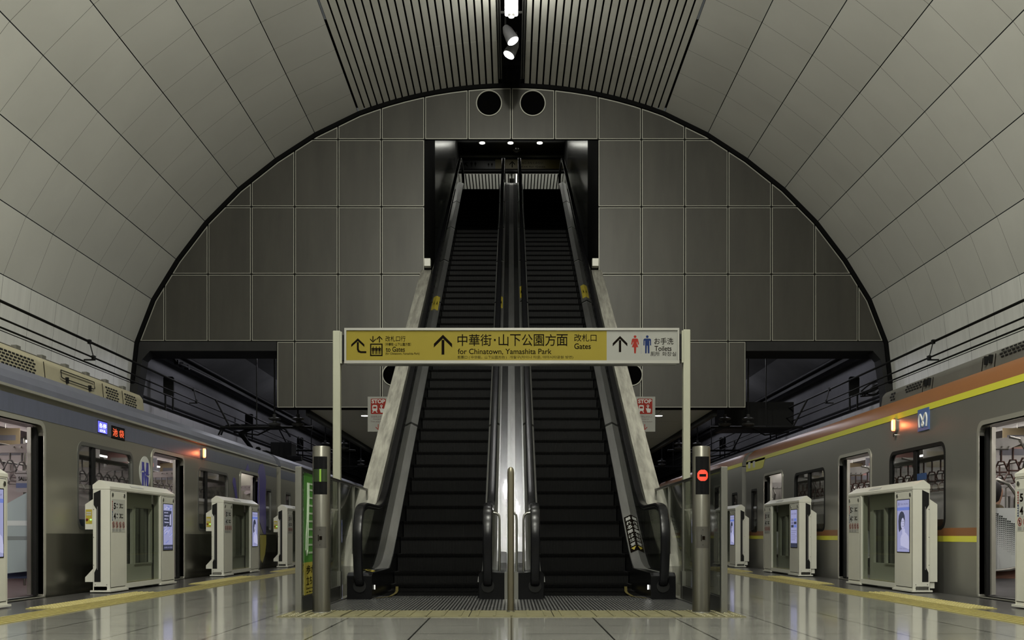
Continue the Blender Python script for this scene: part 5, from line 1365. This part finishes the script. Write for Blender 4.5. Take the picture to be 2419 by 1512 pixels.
# ------------------------------------------------------------------ overhead wires and track equipment
for s, nm in ((-1, 'left'), (1, 'right')):
    for (x, z, r, what) in ((6.10, 3.42, .019, 'thick upper supporting'), (6.04, 3.19, .013, 'inner contact'), (6.16, 3.13, .013, 'outer contact')):
        mb = MB(); mb.tube([(s * x, 2, z), (s * x, 58, z)], r, 8)
        tag(obj('overhead_wire', mb, M_WIRE, smooth=True), '%s wire strung above the %s train' % (what, nm), 'overhead wire', 'overhead wires')
    for i, y in enumerate((10.2, 15.15, 20.1, 25.0, 30.0)):
        mb = MB(); mb.tube([(s * 6.10, y, 3.42), (s * 6.04, y, 3.19)], .008, 6); mb.box(s * 6.08, s * 6.12, y - .03, y + .03, 3.39, 3.45); mb.box(s * 6.02, s * 6.06, y - .03, y + .03, 3.16, 3.22); mb.box(s * 6.02, s * 6.18, y - .012, y + .012, 3.15, 3.17)
        tag(obj('wire_dropper', mb, M_IRON), 'clamped hanger between the wires over the %s train, %s along' % (nm, ['first', 'second', 'third', 'fourth', 'fifth'][i]), 'wire hanger', 'wire droppers')
    # insulator brackets beyond the wall
    for i, y in enumerate((21.6, 27.5, 34.0)):
        t = thing('insulator_bracket', 'dark bracket with stacked disc insulators over the %s track, %s beyond the end wall' % (nm, ['just', 'second', 'third'][i]), 'insulator', (s * 5.0, y, 3.1), 'insulator brackets')
        for x in (4.40, 4.88):
            mb = MB(); mb.lathe([(.03, 2.86), (.12, 2.90), (.13, 2.925), (.04, 2.95), (.04, 2.98), (.12, 3.01), (.13, 3.035), (.04, 3.06), (.035, 3.12)], s * x, y, 16); obj('disc_insulator', mb, M_INSUL, t, smooth=True)
        mb = MB(); mb.tube([(s * 4.1, y, 2.85), (s * 6.0, y, 2.85 + .0)], .028, 8); mb.tube([(s * 4.9, y, 2.85), (s * 5.3, y + .3, 2.72), (s * 5.8, y + .3, 2.78)], .018, 6)
        for x in (4.40, 4.88): mb.box(s * x - .012, s * x + .012, y - .03, y + .03, 3.1, 4.98)
        obj('cantilever', mb, M_IRON, t)
        mb = MB(); mb.tube([(s * 5.8, y, 2.85), (s * 6.10, y, 3.42)], .02, 6); mb.box(s * 5.24, s * 5.26, y - .01, y + .01, 2.85, 4.98); obj('strut', mb, M_IRON, t)
    # rigid beam under the tunnel ceiling corner
    mb = MB(); mb.box(s * 7.2, s * 7.35, 20.8, 58, 4.38, 4.54); mb.tube([(s * 7.1, 20.8, 4.5), (s * 7.1, 58, 4.5)], .04, 8); mb.tube([(s * 7.5, 20.8, 3.45), (s * 7.5, 58, 3.45)], .03, 6); mb.tube([(s * 7.33, 20.8, 2.98), (s * 7.33, 58, 2.98)], .025, 6)
    tag(obj('cable_duct', mb, M_IRON), 'dark cable duct and pipes along the %s tunnel wall beyond the end wall' % nm, 'cable duct')
    # signs over the track seen from behind
    for i, y in enumerate((22.2, 29.0, 36.0)):
        t = thing('track_board', 'dark rectangular board on two stakes by the %s tunnel wall, %s from the end wall' % (nm, ['nearest', 'second', 'third'][i]), 'signal board', (s * 7.2, y, 3.3), 'track boards')
        mb = MB(); mb.prism(rrect(-.11, 3.58, .11, 3.98, .04), .05, front(s * 7.25, y, 0)); obj('board', mb, M_IRON, t)
        mb = MB(); mb.tube([(s * 7.33, y, 3.28), (s * 7.33, y, 3.6)], .02, 6); mb.tube([(s * 7.17, y, 3.28), (s * 7.17, y, 3.6)], .02, 6); obj('stake', mb, M_IRON, t)
# curved pipe and fittings under the left beam, cable bundle under the right
mb = MB(); mb.tube(smoothpath([at(335, 862, 21.4), at(352, 840, 21.4), at(378, 828, 21.4), at(400, 833, 21.6), at(418, 856, 21.9), at(440, 866, 22.3), at(520, 905, 25.0)], 5), .035, 8)
for (px, py, d) in ((418, 856, 21.9), (430, 862, 22.2), (442, 868, 22.4)): mb.box(*[q for c_ in zip(at(px - 5, py, d), at(px + 5, py, d)) for q in c_][:2], d - .05, d + .05, at(px, py + 5, d)[2], at(px, py - 5, d)[2])
tag(obj('bent_pipe', mb, M_IRON, smooth=True), 'bent black pipe with clamps under the left tunnel beam', 'pipe')
rnd = random.Random(5); mb = MB()
for k in range(9):
    a = at(2035 + rnd.uniform(-4, 4), 930 + rnd.uniform(-8, 8), 21.5); b = at(2088 + rnd.uniform(-5, 5), 905 + rnd.uniform(-8, 10), 21.2)
    m_ = ((a[0] + b[0]) / 2 + rnd.uniform(-.1, .1), 21.3, (a[2] + b[2]) / 2 + rnd.uniform(-.14, .14))
    mb.tube(smoothpath([a, m_, b], 5), .014, 6)
tag(obj('cable_bundle', mb, M_IRON), 'tangle of black cables at the right tunnel mouth', 'cable')
mb = MB(); mb.box(4.7, 6.2, 23.0, 24.2, 2.98, 3.55)
tag(obj('ceiling_duct', mb, M_BLACK), 'dark square duct hanging over the right track beyond the end wall', 'duct')
for s in (-1, 1): [light('added_tunnel_fill', 'POINT', (s * 5.0, yy_, 4.7), 75, color=(.9, .9, 1.0), shadow_soft_size=.25) for yy_ in (23.5, 30, 38)]  # unseen point lights added to brighten the tunnel walls

# ------------------------------------------------------------------ seated passenger in the right train
def skin(name, pts, radii, edges, m, parent, sub=2, root=0):
    me = bpy.data.meshes.new(name); org = ORG[parent.name]
    me.from_pydata([(x - org[0], y - org[1], z - org[2]) for x, y, z in pts], edges, [])
    o = bpy.data.objects.new(name, me); C.objects.link(o)
    md = o.modifiers.new('skin', 'SKIN'); md.use_smooth_shade = True
    for i, r_ in enumerate(radii):
        sv = me.skin_vertices[0].data[i]; sv.radius = r_ if isinstance(r_, tuple) else (r_, r_); sv.use_root = (i == root)
    ms = o.modifiers.new('sub', 'SUBSURF'); ms.levels = sub; ms.render_levels = sub
    bpy.context.view_layer.update()
    ev = bpy.data.meshes.new_from_object(o.evaluated_get(bpy.context.evaluated_depsgraph_get()))
    ev.materials.clear(); ev.materials.append(m)
    for p in ev.polygons: p.use_smooth = True
    bpy.data.objects.remove(o); bpy.data.meshes.remove(me)
    n = bpy.data.objects.new(name, ev); C.objects.link(n); n.parent = parent; return n
px, py = 5.02, 11.02
t = thing('person', 'seated person in an olive brown jacket with dark hair inside the right train', 'person', (px, py, 0))
PT = {'pelvis': (px, py, .44), 'waist': (px + .01, py, .58), 'chest': (px + .03, py, .78), 'neck': (px + .05, py, .93), 'head0': (px + .07, py, 1.0), 'head1': (px + .085, py, 1.09), 'head2': (px + .07, py, 1.15)}
pts = list(PT.values()); E_ = [(0, 1), (1, 2), (2, 3), (3, 4), (4, 5), (5, 6)]; R_ = [.11, .10, .11, .045, .062, .078, .05]
for sg in (-1, 1):
    b0 = len(pts)
    pts += [(px + .04, py + sg * .15, .86), (px + .06, py + sg * .19, .66), (px + .22, py + sg * .12, .56), (px + .27, py + sg * .09, .565)]
    R_ += [.05, .042, .032, .03]; E_ += [(2, b0), (b0, b0 + 1), (b0 + 1, b0 + 2), (b0 + 2, b0 + 3)]
    b1 = len(pts)
    pts += [(px + .06, py + sg * .09, .42), (px + .40, py + sg * .10, .43), (px + .38, py + sg * .10, .12), (px + .37, py + sg * .10, .045), (px + .48, py + sg * .11, .035)]
    R_ += [.085, .06, .042, .036, .03]; E_ += [(0, b1), (b1, b1 + 1), (b1 + 1, b1 + 2), (b1 + 2, b1 + 3), (b1 + 3, b1 + 4)]
body = skin('body', pts, R_, E_, M_SKIN, t)
jp = [(px, py, .46), (px + .01, py, .60), (px + .03, py, .82), (px + .05, py, .945)]; je = [(0, 1), (1, 2), (2, 3)]; jr = [.125, .12, .135, .075]
for sg in (-1, 1):
    b0 = len(jp); jp += [(px + .04, py + sg * .15, .885), (px + .06, py + sg * .19, .66), (px + .21, py + sg * .12, .56)]; jr += [.065, .055, .045]; je += [(2, b0), (b0, b0 + 1), (b0 + 1, b0 + 2)]
skin('jacket', jp, jr, je, M_JACKET, t)
tp = [(px, py, .44)]; tr = [.125]; te = []
for sg in (-1, 1):
    b1 = len(tp); tp += [(px + .06, py + sg * .09, .42), (px + .40, py + sg * .10, .43), (px + .38, py + sg * .10, .12)]; tr += [.095, .072, .055]; te += [(0, b1), (b1, b1 + 1), (b1 + 1, b1 + 2)]
skin('trousers', tp, tr, te, M_TROUSER, t)
mb = MB(); mb.lathe([(.046, .955), (.066, .99), (.080, 1.04), (.086, 1.09), (.080, 1.135), (.062, 1.17), (.035, 1.19), (.004, 1.196)], px + .048, py, 24); obj('hair', mb, M_HAIR, t, smooth=True)
for sg in (-1, 1):
    skin('shoe', [(px + .35, py + sg * .10, .04), (px + .44, py + sg * .11, .035), (px + .50, py + sg * .115, .03)], [.045, .042, .03], [(0, 1), (1, 2)], M_BLACK, t)
    # hands: palm with five separate fingers
    hx, hy, hz = px + .285, py + sg * .085, .565
    hp = [(hx, hy, hz), (hx + .05, hy, hz)]; hr = [(.026, .014), (.03, .013)]; he = [(0, 1)]
    for k in range(4):
        o_ = (k - 1.5) * .016; b0 = len(hp); ln = (.032, .038, .035, .027)[k]
        hp += [(hx + .07, hy + o_, hz), (hx + .07 + ln * .7, hy + o_, hz - .008), (hx + .07 + ln, hy + o_, hz - .026)]; hr += [.009, .008, .007]; he += [(1, b0), (b0, b0 + 1), (b0 + 1, b0 + 2)]
    b0 = len(hp); hp += [(hx + .03, hy - sg * .032, hz), (hx + .055, hy - sg * .045, hz - .01)]; hr += [.010, .008]; he += [(0, b0), (b0, b0 + 1)]
    skin('hand', hp, hr, he, M_SKIN, t, sub=1)
mb = MB(); mb.add([(px + .155, py - .012, 1.095), (px + .155, py + .012, 1.095), (px + .178, py, 1.07), (px + .155, py - .014, 1.058), (px + .155, py + .014, 1.058), (px + .15, py, 1.12)], [(0, 1, 5), (0, 5, 2), (1, 2, 5), (0, 2, 3), (2, 1, 4), (3, 2, 4)])
obj('nose', mb, M_SKIN, body, smooth=True)
mb = MB()
for sg in (-1, 1): mb.tube([(px + .148, py + sg * .03, 1.10), (px + .156, py + sg * .03, 1.10)], .009, 8)
mb.box(px + .148, px + .157, py - .018, py + .018, 1.03, 1.035); obj('eyes_and_mouth', mb, M_HAIR, body)
mb = MB(); mb.prism([(-.05, .60), (.05, .60), (.06, .68), (.02, .72), (-.04, .71), (-.06, .65)], .02, lambda u, v, w: (px + .20 + w, py + u - .05, v)); tag(obj('paper_bag', mb, M_BAG, bevel=.01), 'crumpled pale paper held in the lap of the seated person', 'paper')
